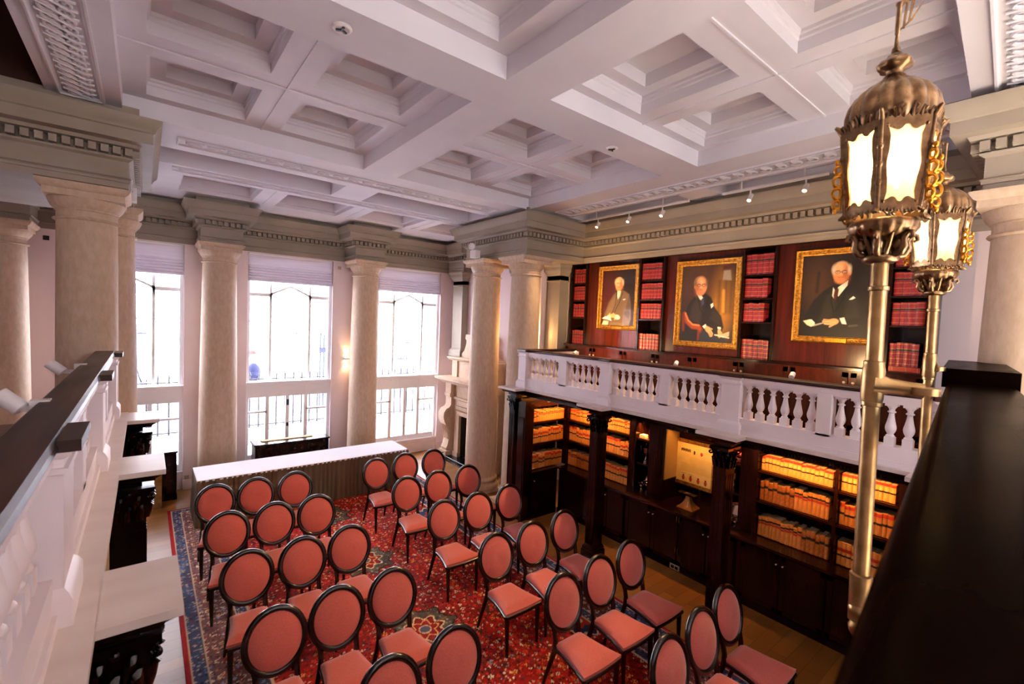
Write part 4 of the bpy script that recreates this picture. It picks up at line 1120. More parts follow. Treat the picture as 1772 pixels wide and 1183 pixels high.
    def speckle(s, amt):
        n = s.g.rand(s.ny, s.nx, 1) - .5; m = s.g.rand(s.ny // 6 + 2, s.nx // 6 + 2)
        m = np.kron(m, np.ones((6, 6)))[:s.ny, :s.nx, None] - .5
        s.C = np.clip(s.C * (1 + amt * n + amt * .6 * m), 0, 1)
    def build(s, name, parent, X, y_left, y_right, z0, z1):
        """a flat painted canvas facing -x"""
        off = OFF[parent.name]
        ys = y_left + (y_right - y_left) * s.U / s.asp; zs = z0 + (z1 - z0) * s.V
        V = np.stack([np.full(ys.shape, X) - off.x, ys - off.y, zs - off.z], -1).reshape(-1, 3)
        idx = np.arange(s.nx * s.ny).reshape(s.ny, s.nx)
        F = np.stack([idx[:-1, :-1], idx[:-1, 1:], idx[1:, 1:], idx[1:, :-1]], -1).reshape(-1, 4)
        me = bpy.data.meshes.new(name); me.from_pydata(V.tolist(), [], F.tolist()); me.materials.append(M['paint'])
        ca = me.color_attributes.new('Col', 'FLOAT_COLOR', 'POINT')
        ca.data.foreach_set('color', np.concatenate([s.C, np.ones(s.C.shape[:2] + (1,))], -1).astype(np.float32).ravel())
        o = bpy.data.objects.new(name, me); COL.objects.link(o); o.parent = parent
        return o

def portrait1():
    c = Canvas(.72); c.fill('#24120c', '#2b130c'); c.ell(.12, .5, .3, .5, '#481409', .3, .8); c.ell(.62, .6, .25, .5, '#1a100c', .2, .8)
    c.poly([(.02, .0), (.07, .2), (.16, .42), (.26, .56), (.36, .62), (.50, .62), (.60, .56), (.64, .4), (.66, .12), (.62, 0)], '#5a4632', .02)
    c.poly([(.08, .15), (.2, .42), (.30, .55), (.34, .45), (.24, .2), (.16, .1)], '#6b553b', .03, .8); c.poly([(.5, .2), (.6, .52), (.64, .35), (.62, .12)], '#3c2d20', .04, .8)
    c.line([(.33, .60), (.31, .38), (.24, .2)], .007, '#32241a', .01); c.line([(.46, .60), (.40, .42), (.30, .24)], .008, '#32241a', .01); c.line([(.55, .3), (.62, .22)], .008, '#3a2b1e', .012)
    c.poly([(.345, .63), (.42, .62), (.40, .52), (.36, .47), (.345, .53)], '#e0d3bd', .01); c.poly([(.375, .61), (.40, .60), (.39, .50), (.365, .48)], '#b9ac98', .01)
    c.poly([(.47, .455), (.52, .462), (.525, .478), (.475, .468)], '#efe4cd', .006)
    c.head(.375, .745, .235, -.1, '#b9a98e', None, '#c98d5e')
    c.hand(.18, .15, .062, .4, '#efd8b0'); c.hand(.36, .15, .065, 2.9, '#efd8b0')
    c.poly([(.02, .12), (.16, .10), (.24, .08), (.22, .12), (.1, .16)], '#f3e8cc', .012); c.poly([(.02, .0), (.06, .08), (.17, .07), (.16, 0)], '#cdb795', .02); c.poly([(.2, .0), (.22, .05), (.5, .05), (.52, 0)], '#6a5640', .03)
    c.speckle(.12); return c
def portrait2():
    c = Canvas(.79); c.fill('#3a2614', '#2a1a10'); c.ell(.6, .5, .16, .38, '#9c6a1c', .16, .85); c.ell(.25, .8, .3, .3, '#4a2c14', .25, .8)
    for x, w in ((.57, .022), (.66, .03), (.73, .02)): c.line([(x, .78), (x + .005, .4)], w, '#3c2810', .05, .7)
    c.line([(.63, .66), (.64, .4)], .018, '#c08a2a', .03, .9); c.poly([(.61, .80), (.62, .92), (.71, .92), (.73, .79)], '#8a8070', .02); c.poly([(.60, .92), (.73, .93), (.73, .99), (.61, .98)], '#4a1a0e', .03)
    c.poly([(.04, .0), (.06, .3), (.12, .5), (.22, .60), (.36, .64), (.46, .58), (.52, .45), (.62, .34), (.66, .2), (.60, .05), (.62, 0)], '#1d1712', .02)
    c.poly([(.14, .3), (.2, .52), (.3, .6), (.34, .4), (.3, .22)], '#352a20', .05, .8); c.poly([(.45, .3), (.5, .46), (.6, .33), (.6, .22)], '#2d241c', .04, .8)
    c.line([(.26, .60), (.30, .44), (.36, .36)], .006, '#0d0a08', .012); c.line([(.42, .58), (.40, .45)], .006, '#0d0a08', .012)
    c.poly([(.235, .64), (.27, .66), (.345, .57), (.325, .535), (.29, .56)], '#dcd2c0', .01); c.poly([(.31, .55), (.35, .59), (.36, .5), (.33, .47)], '#3a3b58', .01)
    c.poly([(.455, .49), (.49, .51), (.50, .47), (.47, .44)], '#efe6d4', .008)
    c.head(.30, .735, .245, .35, '#5b4330', '#2a1a10', '#cf8552')
    c.line([(.07, .36), (.12, .26), (.2, .2), (.30, .19), (.33, .15)], .032, '#8e3a14', .02); c.line([(.08, .37), (.13, .28), (.2, .225), (.3, .215)], .010, '#d07a3c', .012); c.line([(.05, .36), (.06, .15)], .02, '#6b2510', .02); c.line([(.3, .13), (.3, .03)], .018, '#6b2510', .02)
    c.poly([(.30, .0), (.34, .16), (.52, .12), (.68, .08), (.72, 0)], '#20252e', .03)
    c.poly([(.355, .205), (.40, .235), (.42, .20), (.385, .175)], '#e8e0d0', .008); c.hand(.44, .165, .055, -.75); c.poly([(.575, .205), (.62, .2), (.625, .175), (.58, .18)], '#e8e0d0', .008); c.hand(.605, .14, .038, -1.3)
    c.poly([(.54, .105), (.66, .12), (.74, .15), (.74, .09), (.66, .07)], '#a89c80', .012); c.line([(.54, .1), (.74, .07)], .006, '#cfc6b0', .008)
    c.speckle(.12); return c
def portrait3():
    c = Canvas(.84); c.fill('#21160f', '#1a120d'); c.ell(.2, .66, .16, .3, '#4a2f18', .2, .8); c.ell(.7, .6, .25, .4, '#171009', .2, .7)
    c.line([(.2, .78), (.19, .55)], .02, '#1a110b', .02, .7)
    c.poly([(.02, .0), (.05, .22), (.16, .45), (.28, .57), (.36, .62), (.52, .64), (.64, .56), (.72, .4), (.74, .15), (.72, 0)], '#15130f', .02)
    c.poly([(.24, .2), (.3, .5), (.38, .56), (.42, .4), (.36, .2)], '#28261c', .06, .8); c.poly([(.5, .2), (.54, .5), (.64, .5), (.68, .25)], '#26241b', .06, .8)
    c.line([(.38, .60), (.36, .44), (.40, .3)], .006, '#090807', .012); c.line([(.53, .62), (.49, .46), (.42, .32)], .006, '#090807', .012)
    c.poly([(.375, .60), (.40, .56), (.39, .47), (.37, .50)], '#dcd2c0', .008); c.poly([(.43, .60), (.535, .68), (.53, .62), (.44, .49), (.42, .52)], '#e6dcc8', .008); c.poly([(.395, .575), (.44, .585), (.435, .50), (.40, .44), (.385, .50)], '#4a1f18', .008)
    c.poly([(.56, .45), (.60, .49), (.625, .47), (.59, .45)], '#efe6d4', .008)
    c.head(.455, .775, .255, -.12, '#c9bda6', '#4a2a18', '#cf8248')
    c.poly([(.05, .19), (.13, .21), (.18, .18), (.2, .14), (.15, .12), (.1, .14)], '#d8ccb0', .01); c.poly([(.11, .2), (.15, .21), (.19, .17), (.17, .15)], '#f0e6cc', .008); c.poly([(.18, .125), (.34, .18), (.35, .195), (.19, .15)], '#8f8a86', .008)
    c.hand(.40, .185, .062, 3.3, '#d4935c'); c.poly([(.47, .23), (.52, .24), (.55, .16), (.5, .165)], '#e8e0d0', .008); c.line([(.58, .14), (.66, .15)], .012, '#3c3a34', .01)
    c.speckle(.12); return c

def framed(label, y0, y1, z0, z1, canvas, fw=.085, X=6.60, plaque=True, ornate=True):
    t = thing('framed_portrait', label, 'painting', (X + .05, (y0 + y1) / 2, z0), 'oil portraits on the gallery wall')
    f = MB()
    pr = [(0, X + .05), (0, X + .005), (.012, X - .008), (.024, X + .002), (.05, X + .016), (.062, X + .012), (.07, X + .02), (fw, X + .026), (fw, X + .05)]
    cs = [(y1, z0), (y1, z1), (y0, z1), (y0, z0)]
    sg = [(-1, 1), (-1, -1), (1, -1), (1, 1)]
    vs = [(p[1], cs[i][0] + sg[i][0] * p[0], cs[i][1] + sg[i][1] * p[0]) for i in range(4) for p in pr]
    n = len(pr); fs = [(i * n + k, i * n + k + 1, ((i + 1) % 4) * n + k + 1, ((i + 1) % 4) * n + k) for i in range(4) for k in range(n - 1)]
    f.add(vs, fs)
    if ornate:
        for (a, c, e) in ((y0, y1, z0 + .036), (y0, y1, z1 - .036)):
            k = a + .04
            while k < c - .03: f.ball((X + .012, k, e), 1, 6, 4, sc3=(.010, .011 + .008 * rnd.random(), .012)); k += .034
        for (a, c, e) in ((z0, z1, y0 + .036), (z0, z1, y1 - .036)):
            k = a + .04
            while k < c - .03: f.ball((X + .012, e, k), 1, 6, 4, sc3=(.010, .012, .011 + .008 * rnd.random())); k += .034
    f.build('frame', 'gilt', t, 50)
    canvas.build('canvas', t, X + .028, y1 - fw + .003, y0 + fw - .003, z0 + fw - .003, z1 - fw + .003)
    if plaque:
        m = (y0 + y1) / 2 - .03
        MB().box(X - .010, X + .02, m - .11, m + .11, z0 + .018, z0 + .064).build('name_plate', 'goldleaf', t, None)
framed('gilt framed portrait of a seated person in a grey brown suit, leftmost painting', 4.872, 5.765, 3.285, 4.44, portrait1(), ornate=False)
framed('gilt framed portrait of a person in spectacles and dark suit seated sideways, middle painting', 3.132, 4.155, 3.08, 4.415, portrait2(), .09, plaque=False)
framed('gilt framed portrait of a person in spectacles holding a book, right painting', 1.50, 2.445, 3.25, 4.425, portrait3(), .08)

def portrait_case():
    t = thing('portrait_bookcase', 'tall dark mahogany bookcase holding the portraits above the right balustrade', 'bookcase', (6.75, 3.5, 2.05))
    MB().box(6.90, 6.95, 1.06, 6.46, 2.205, 4.60).build('back_panel', 'black_wood', t, None)
    for (a, c) in ((4.86, 6.06), (3.12, 4.37), (1.46, 2.67)):
        MB().box(6.665, 6.70, a, c, 2.97, 4.52).build('portrait_panel', 'panel_red', t, None)
    for (a, c) in ((6.425, 6.46), (6.06, 6.09), (4.835, 4.865), (4.365, 4.395), (3.095, 3.125), (2.665, 2.695), (1.435, 1.465), (1.06, 1.125)):
        MB().box(6.60, 6.90, a, c, 2.97, 4.53).build('stile', 'mahog', t, None)
    h = MB(); h.box(6.585, 6.90, 1.06, 6.46, 4.515, 4.61)
    h.prism([(6.585, 1.06, 4.56), (6.54, 1.06, 4.605), (6.54, 1.06, 4.62), (6.60, 1.06, 4.62)], (0, 5.4, 0)); h.build('cornice', 'mahog_h', t, None)
    for (a, c) in ((6.09, 6.425), (4.395, 4.835), (2.695, 3.095), (1.125, 1.435)):
        for z in (4.125, 3.80, 3.47): MB().box(6.61, 6.90, a, c, z, z + .02).build('shelf', 'mahog_h', t, None)
    MB().box(6.46, 6.90, 1.06, 6.46, 2.945, 2.975).build('desk_top', 'mahog_h', t, None)
    MB().box(6.52, 6.90, 1.06, 6.46, 2.205, 2.945).build('cupboard', 'panel_red', t, None)
    ys = [6.44, 5.75, 5.05, 4.4, 3.75, 3.05, 2.4, 1.75, 1.07]
    for i in range(len(ys) - 1):
        a, c = ys[i + 1] + .015, ys[i] - .015
        d = MB(); d.box(6.505, 6.52, a, c, 2.24, 2.92); d.box(6.497, 6.506, a, a + .06, 2.24, 2.92).box(6.497, 6.506, c - .06, c, 2.24, 2.92).box(6.497, 6.506, a, c, 2.86, 2.92).box(6.497, 6.506, a, c, 2.24, 2.30)
        do = d.build('door', 'panel_red', t, None)
        ky = a + .03 if i % 2 == 0 else c - .03
        k = MB(); k.ball((6.485, ky, 2.80), .017, 10, 6); k.lathe([(.006, 0), (.006, .02)], (0, 0, 0), 8)
        k.build('knob', 'knob', do)
portrait_case()
for (yl, yr, nm, zs, n_end) in ((6.42, 6.095, 'far left column', (4.145, 3.82, 3.49, 2.976), 0), (4.83, 4.40, 'column left of the middle portrait', (4.145, 3.82, 3.49, 2.976), 0),
                         (3.09, 2.70, 'column right of the middle portrait', (4.145, 3.82, 3.49, 2.976), 0), (1.43, 1.13, 'column right of the last portrait', (4.145, 3.82, 3.49, 3.03), 0)):
    for z, sn, hh, ge in zip(zs, ('topmost shelf', 'second shelf', 'third shelf', 'lowest shelf'), (.285, .275, .265, .27), (0, .06 if 'right of the middle' in nm else 0, .09 if 'right of the middle' in nm else 0, 0)):
        shelf_row((6.64, yl), (6.64, yr), ROT_X, z, hh, ['R'], sn + ', ' + nm, 'red bindings beside the portraits', .072 if 'right of' in nm else .060, gap_end=ge, what='red gilt book', hj=.004, jit=False)
# row of bright red bound volumes lying flat at the far right
o = MB().box(6.62, 6.80, 1.14, 1.42, 2.976, 3.028).box(6.616, 6.622, 1.16, 1.165, 2.98, 3.025, 1).box(6.616, 6.622, 1.26, 1.265, 2.98, 3.025, 1).box(6.616, 6.622, 1.38, 1.385, 2.98, 3.025, 1).build('book', ['redlab', 'gildline'], None, None)
tag(o, 'bright red volume lying flat under the rightmost red books', 'book')

def spotlight(base, aim, label, m='white_metal', r=.026, L=.10, energy=0, col=WARM, face='spotface', name='spotlight', cat='spotlight', size=1.0, blend=.5, arm=None):
    t = thing(name, label, cat, base, 'small white spotlights')
    B = Vector(base); d = (Vector(aim) - B).normalized(); c0 = B + Vector((0, 0, .0)) + d * 0.0
    top = arm if arm is not None else Vector((0, 0, .05))
    j = B + top
    if top.length > 1e-4: MB().bar(B, j, .014, .014).build('bracket', m, t, None)
    b = MB(); b.lathe([(r * .55, -L * .5), (r, -L * .46), (r, L * .5), (r * .86, L * .5), (r * .8, L * .44)], (0, 0, 0), 16)
    q = d.to_track_quat('Z', 'Y').to_matrix().to_4x4()
    b.xform(Matrix.Translation(j) @ q); b.build('lamp_body', m, t, 40)
    f = MB(); f.lathe([(r * .8, L * .441), (.001, L * .445)], (0, 0, 0), 14, cap=False); f.xform(Matrix.Translation(j) @ q); f.build('lamp_face', face, t)
    if energy:
        light('spot_beam', 'SPOT', tuple(j + d * (L * .52)), energy, col, target=tuple(Vector(aim) + top), spot_size=size, spot_blend=blend, shadow_soft_size=.02)
    return t
for i, (px, py, lb, aim) in enumerate(((995, 609.5, 'white spotlight on the inner rail below the leftmost portrait', (6.6, 5.35, 3.45)), (1170, 628, 'white spotlight on the inner rail below the middle portrait', (6.6, 3.75, 3.6)), (1370.7, 648.5, 'white spotlight on the inner rail below the right portrait', (6.6, 2.1, 3.6)))):
    p = at(px, py + 1, 0, 5.27)
    spotlight((p.x, p.y, 2.875), aim, lb, energy=(SPOT1 if i == 0 else SPOT2), size=1.75, blend=1.0, arm=Vector((0, 0, p.z - 2.875)), L=.075)
# track spots high on the right
for (a, c, lb, px, dx) in (((140, 440), (825, 318), 'farther', (265, 455, 660), 0), ((1030, 272), (1680, 156), 'nearer', (1200, 1540), 1)):
    p0 = at(960 + a[0] / 3.544, 260 + a[1] / 3.544, 0, 6.2); p1 = at(960 + c[0] / 3.544, 260 + c[1] / 3.544, 0, 6.2)
    t_ = thing('lighting_track', '%s white ceiling track carrying small spotlights above the portraits' % lb, 'light track', (6.2, (p0.y + p1.y) / 2, 5.22))
    MB().box(6.185, 6.215, min(p0.y, p1.y), max(p0.y, p1.y), 5.205, 5.235).build('track', 'white_metal', t_, None)
    h = MB()
    for yy in (p0.y * .8 + p1.y * .2, p0.y * .2 + p1.y * .8): h.box(6.195, 6.205, yy - .01, yy + .01, 5.235, 5.42)
    h.build('hanger', 'white_metal', t_, None)
    for k, x in enumerate(px):
        y_ = {265: 448, 455: 408, 660: 372, 1200: 272, 1540: 212}[x]
        q = at(960 + x / 3.544, 260 + y_ / 3.544, 0, 6.2)
        nm = {265: 'first track spotlight from the left, far track', 455: 'second track spotlight from the left, far track', 660: 'third track spotlight from the left, far track', 1200: 'left white spotlight on the nearer ceiling track', 1540: 'right white spotlight on the nearer ceiling track'}[x]
        spotlight((6.2, q.y, 5.205), (2.6, q.y + .1, .4), nm, energy=TRACK, size=1.3, arm=Vector((0, 0, -.10)), L=.11, r=.028)

# ================================================================== FURNITURE ON THE FLOOR
def chair_proto():
    t = thing('chair', 'x', 'chair')
    s = MB(); n, m = 12, 10; vs = []; fs = []
    def pt(i, j, top):
        u = -1 + 2 * i / n; v = j / m
        hw = .158 + .078 * v ** 1.7; y = .215 - .43 * v
        if v > .9: y -= .012 * (1 - u * u) * (v - .9) * 10
        e = (1 - abs(u) ** 6) * (1 - abs(2 * v - 1) ** 8)
        return (u * hw, y, .452 + .032 * e ** .6 if top else .425)
    for top in (0, 1):
        for j in range(m + 1):
            for i in range(n + 1): vs.append(pt(i, j, top))
    N = (n + 1) * (m + 1)
    for j in range(m):
        for i in range(n):
            a = j * (n + 1) + i
            fs.append((a, a + 1, a + n + 2, a + n + 1)); fs.append((N + a, N + a + n + 1, N + a + n + 2, N + a + 1))
    rim = [i for i in range(n)] + [j * (n + 1) + n for j in range(m)] + [m * (n + 1) + i for i in range(n, 0, -1)] + [j * (n + 1) for j in range(m, 0, -1)]
    for k in range(len(rim)):
        a, b_ = rim[k], rim[(k + 1) % len(rim)]; fs.append((a, b_, N + b_, N + a))
    s.add(vs, fs); s.build('seat_cushion', 'coral', t, 50)
    # wooden seat rail
    f = MB()
    def hwv(v): return .158 + .078 * v ** 1.7
    for sd in (-1, 1):
        pts = [(sd * (hwv(v) - .012), .212 - .42 * v, .405) for v in [k / 8 for k in range(9)]]
        f.tube(pts, .024, 8, flat=1.0)
    f.tube([(-hwv(1) + .01, -.208, .405), (0, -.216, .405), (hwv(1) - .01, -.208, .405)], .024, 8); f.tube([(-.15, .212, .405), (.15, .212, .405)], .022, 8)
    f.build('seat_rail', 'chair_wood', t, 50)
    # oval back
    c = Vector((0, .285, .755)); tl = math.atan2(.13, .49)
    X = Vector((1, 0, 0)); Yv = Vector((0, math.sin(tl), math.cos(tl))); Nn = Vector((0, -math.cos(tl), math.sin(tl)))
    pts = [c + X * .217 * math.cos(a) + Yv * .234 * math.sin(a) for a in [2 * PI * k / 36 for k in range(36)]]
    b = MB(); b.tube(pts, .0265, 10, closed=True, flat=.9, up=Nn); b.build('back_frame', 'chair_wood', t, 60)
    q = MB(); vs = []; fs = []; R_, A_ = 7, 32
    for side in (1, -1):
        o = len(vs); vs.append(c + Nn * side * .036)
        for r in range(1, R_ + 1):
            u = r / R_; th = side * (.036 * (1 - u ** 3.2) + .006)
            for k in range(A_):
                a = 2 * PI * k / A_; vs.append(c + X * .203 * u * math.cos(a) + Yv * .220 * u * math.sin(a) + Nn * th)
        for k in range(A_): fs.append((o, o + 1 + k, o + 1 + (k + 1) % A_))
        for r in range(R_ - 1):
            for k in range(A_):
                a = o + 1 + r * A_ + k; b_ = o + 1 + r * A_ + (k + 1) % A_; fs.append((a, b_, b_ + A_, a + A_))
    q.add(vs, fs); q.build('back_cushion', 'coral', t, 60)
    for sd in (-1, 1):
        l = MB()
        l.tube([(sd * .178, .335, 0), (sd * .172, .295, .14), (sd * .162, .245, .30), (sd * .155, .218, .40), (sd * .148, .222, .48), (sd * .150, .238, .55), (sd * .165, .252, .60)], [.015, .019, .023, .025, .023, .022, .018], 8)
        l.build('rear_leg', 'chair_wood', t, 50)
    for sd in (-1, 1):
        l = MB(); l.tube([(sd * .202, -.195, .415), (sd * .202, -.198, .30), (sd * .200, -.205, .12), (sd * .198, -.210, 0)], [.026, .024, .019, .014], 8)
        l.build('front_leg', 'chair_wood', t, 50)
    return t
CH = chair_proto()
rows = {1: 7.23, 2: 6.17, 3: 5.055, 4: 3.95, 5: 2.935, 6: 1.94}
TOPS = dict(L11=(.755, 7.229), L12=(1.240, 7.24), L13=(1.752, 7.233), L21=(.763, 6.173), L22=(1.263, 6.178), L23=(1.747, 6.156), L31=(.796, 5.053), L32=(1.304, 5.05), L33=(1.789, 5.058),
            L41=(.823, 3.941), L42=(1.305, 3.95), L43=(1.806, 3.956), L51=(.83, 2.91), L52=(1.324, 2.91), L53=(1.849, 2.929),
            R11=(3.002, 7.259), R12=(3.532, 7.296), R13=(4.056, 7.253), R21=(3.025, 6.188), R22=(3.553, 6.19), R23=(4.089, 6.188), R31=(3.033, 5.127), R32=(3.561, 5.115), R33=(4.11, 5.129),
            R41=(3.041, 4.003), R42=(3.574, 4.005), R43=(4.137, 4.035), R51=(3.072, 2.986), R52=(3.622, 3.019), R53=(4.168, 3.049), R61=(3.125, 1.902), R62=(3.664, 1.941), R63=(4.185, 1.987))
RN = {1: 'row nearest the white table', 2: 'second row from the white table', 3: 'third row from the white table', 4: 'fourth row from the white table', 5: 'fifth row from the white table', 6: 'sixth row from the white table'}
first = True
for k, (x, y) in TOPS.items():
    blk = 'left' if k[0] == 'L' else 'right'; r = int(k[1]); cpos = {1: 'left', 2: 'middle', 3: 'right'}[int(k[2])]
    lab = 'coral oval backed chair, %s seat of the %s, %s block' % (cpos, RN[r], blk)
    yy = y - .353 * .985; zr = rnd.uniform(-.02, .02)
    loc = (x * .992 if False else x, yy - .005, CARPET_Z)
    if first:
        CH.location = loc; CH.rotation_euler = (0, 0, zr); CH['label'] = lab; CH['group'] = 'coral oval backed chairs in rows'; first = False
    else: dup(CH, loc, zr, lab, 'coral oval backed chairs in rows')

# ------------------------------------------------------------------ carpet
def carpet():
    x0, x1, y0, y1 = .303, 4.57, -1.0, 9.30
    dx = .0125
    nx, ny = int((x1 - x0) / dx), int((y1 - y0) / dx)
    X, Y = np.meshgrid(np.linspace(x0, x1, nx + 1), np.linspace(y0, y1, ny + 1))
    rs = np.random.RandomState(3)
    L = lambda h: np.array(lin(h)[:3])
    d = np.minimum(np.minimum(X - x0, x1 - X), np.minimum(Y - y0, y1 - Y))
    C = np.zeros(X.shape + (3,)); C[:] = L('#85150f')
    def noise(cell):
        g = rs.rand(int((y1 - y0) / cell) + 3, int((x1 - x0) / cell) + 3)
        u = (X - x0) / cell; v = (Y - y0) / cell; i = u.astype(int); j = v.astype(int); fu = u - i; fv = v - j
        fu = fu * fu * (3 - 2 * fu); fv = fv * fv * (3 - 2 * fv)
        return (g[j, i] * (1 - fu) + g[j, i + 1] * fu) * (1 - fv) + (g[j + 1, i] * (1 - fu) + g[j + 1, i + 1] * fu) * fv
    n1, n2, n3 = noise(.12), noise(.05), noise(.4)
    C *= (.8 + .5 * n3)[..., None]
    def paint(mask, col): C[mask] = L(col) if isinstance(col, str) else col
    # scattered flowers and leaves over the field
    def scatter(cell, cols, rad, prob, inner=None, seed=0, petals=5):
        r2 = np.random.RandomState(seed)
        gx = np.floor((X - x0) / cell).astype(int); gy = np.floor((Y - y0) / cell).astype(int)
        W, Hh = gx.max() + 1, gy.max() + 1
        ox, oy, pr, ci, ra, ph = r2.rand(Hh, W), r2.rand(Hh, W), r2.rand(Hh, W), r2.randint(0, len(cols), (Hh, W)), r2.rand(Hh, W), r2.rand(Hh, W) * 6
        cx = x0 + (gx + .25 + .5 * ox[gy, gx]) * cell; cy = y0 + (gy + .25 + .5 * oy[gy, gx]) * cell
        rr = np.hypot(X - cx, Y - cy); an = np.arctan2(Y - cy, X - cx) + ph[gy, gx]
        lim = rad * (.7 + .6 * ra[gy, gx]) * (.72 + .28 * np.cos(petals * an))
        m = (rr < lim) & (pr[gy, gx] < prob)
        cc = np.array([L(c) for c in cols])[ci[gy, gx]]
        return m, cc, rr < lim * .42
    field = d > .62
    for cell, cols, rad, prob, seed, pt in ((.050, ['#2a1410', '#1b1620', '#5a1210', '#3a2a1c'], .017, .8, 1, 3), (.062, ['#d9b68a', '#c98a4a', '#b9a28a', '#e2cfae', '#c4572e'], .017, .62, 2, 5), (.11, ['#d08a3c', '#e0c8a0', '#20304a', '#8a8a78'], .026, .55, 4, 6), (.085, ['#c8321e', '#b02818'], .026, .7, 5, 5)):
        m, cc, inn = scatter(cell, cols, rad, prob, seed=seed, petals=pt)
        mm = m & field; C[mm] = cc[mm]
        if cell > .06: C[m & inn & field] = L('#7a1512')
    # curling stems
    st = np.abs(np.sin(X * 23 + 2.2 * np.sin(Y * 9)) + np.sin(Y * 21 + 2.5 * np.sin(X * 8))) < .045
    C[st & field] = L('#3b2218')
    # medallions along the middle
    for k in range(-1, 6):
        cy = 4.28 + 1.72 * k; cx = 2.38
        rr = np.hypot((X - cx) * 1.0, Y - cy); an = np.arctan2(Y - cy, X - cx)
        lob = 1 + .12 * np.cos(8 * an) + .05 * np.cos(16 * an)
        R0 = .34 * lob
        m = (rr < R0) & field
        C[m] = (L('#4f4736') * (.7 + .6 * n1[..., None]))[m]
        sp, cc, inn = scatter(.045, ['#a39272', '#2b2c33', '#7c5a3a', '#7d8478', '#5a1a14'], .016, .85, seed=20 + k); C[m & sp] = cc[m & sp]
        e = (np.abs(rr - R0) < .012) & field; C[e] = L('#2a1612')
        R1 = .20 * (1 + .16 * np.cos(8 * an))
        m = (rr < R1) & field; C[m] = L('#7e120f')
        C[(np.abs(rr - R1) < .010) & field] = L('#d6b98e'); C[(np.abs(rr - R1 * .86) < .006) & field] = L('#2a1410')
        C[(np.abs(rr - .13 * (1 + .22 * np.cos(6 * an))) < .009) & field] = L('#d9a25c')
        C[(rr < .06 * (1 + .2 * np.cos(8 * an)))] = L('#4b4f5c'); C[(np.abs(rr - .062) < .007)] = L('#c9a87c')
    for k in range(-1, 7):                                        # half medallions at the sides of the field
        for cx in (1.0, 3.86):
            cy = 3.42 + 1.72 * (k - 1); rr = np.hypot(X - cx, Y - cy); an = np.arctan2(Y - cy, X - cx)
            R0 = .24 * (1 + .15 * np.cos(8 * an)); m = (rr < R0) & field
            C[m] = (L('#26304a') * (.7 + .6 * n1[..., None]))[m]; C[(np.abs(rr - R0) < .011) & field] = L('#d6b98e')
            m = (rr < .11 * (1 + .2 * np.cos(6 * an))) & field; C[m] = L('#b13a22'); C[(rr < .04) & field] = L('#e0c8a0')
    # borders: red edge, navy, flowered band, navy
    b1 = d < .055; b2 = (d >= .055) & (d < .17); b3 = (d >= .17) & (d < .50); b4 = (d >= .50) & (d <= .62)
    C[b1] = (L('#8e1418') * (.85 + .3 * n2[..., None]))[b1]
    C[b2] = (L('#39405a') * (.7 + .6 * n1[..., None]))[b2]; C[b3] = (L('#6e4a48') * (.7 + .6 * n1[..., None]))[b3]; C[b4] = (L('#39405a') * (.7 + .6 * n1[..., None]))[b4]
    m, cc, inn = scatter(.042, ['#6f7ea6', '#a89a98', '#8a2a34', '#171c30', '#c4ab90'], .017, .85, seed=41, petals=4); C[m & (b2 | b4)] = cc[m & (b2 | b4)]
    m, cc, inn = scatter(.048, ['#2b2228', '#4a3a48', '#7c2026'], .018, .8, seed=42, petals=3); C[m & b3] = cc[m & b3]
    m, cc, inn = scatter(.075, ['#d3b48e', '#c39a7a', '#e0cdb0', '#a87a6a', '#8f9ab8'], .026, .85, seed=43, petals=6); C[m & b3] = cc[m & b3]; C[m & inn & b3] = L('#8e2a2a')
    al = np.where(np.minimum(X - x0, x1 - X) < np.minimum(Y - y0, y1 - Y), Y, X)
    vine = np.abs(d - (.335 + .10 * np.sin(al * 2 * PI / .23))) < .007; C[vine & b3] = L('#e0c9a6')
    for dd in (.055, .17, .50, .62): C[np.abs(d - dd) < .007] = L('#d0b090')
    C = np.clip(C * (.9 + .2 * rs.rand(*X.shape)[..., None]), 0, 1)
    V = np.stack([X, Y, np.full(X.shape, CARPET_Z)], -1).reshape(-1, 3)
    idx = np.arange((nx + 1) * (ny + 1)).reshape(ny + 1, nx + 1)
    F = np.stack([idx[:-1, :-1], idx[:-1, 1:], idx[1:, 1:], idx[1:, :-1]], -1).reshape(-1, 4)
    me = bpy.data.meshes.new('carpet')
    nv = len(V); ring = np.concatenate([idx[0, :], idx[1:, -1], idx[-1, -2::-1], idx[-2:0:-1, 0]])
    V2 = V[ring].copy(); V2[:, 2] = 0.0005
    k = np.arange(len(ring)); k2 = (k + 1) % len(ring)
    F2 = np.stack([ring[k], nv + k, nv + k2, ring[k2]], -1)
    AV = np.concatenate([V, V2]); AF = np.concatenate([F, F2])
    me.vertices.add(len(AV)); me.vertices.foreach_set('co', AV.astype(np.float32).ravel())
    me.loops.add(AF.size); me.loops.foreach_set('vertex_index', AF.ravel().astype(np.int32))
    me.polygons.add(len(AF)); me.polygons.foreach_set('loop_start', (np.arange(len(AF)) * 4).astype(np.int32))
    try: me.polygons.foreach_set('loop_total', np.full(len(AF), 4, np.int32))
    except Exception: pass
    me.update(calc_edges=True)
    me.materials.append(M['carpet'])
    ca = me.color_attributes.new('Col', 'FLOAT_COLOR', 'POINT')
    CC = np.concatenate([C.reshape(-1, 3), C.reshape(-1, 3)[ring]]); CC = np.concatenate([CC, np.ones((len(CC), 1))], 1)
    ca.data.foreach_set('color', CC.astype(np.float32).ravel())
    o = bpy.data.objects.new('carpet', me); COL.objects.link(o)
    tag(o, 'large red persian patterned carpet with blue flowered border under the chairs', 'carpet')
carpet()

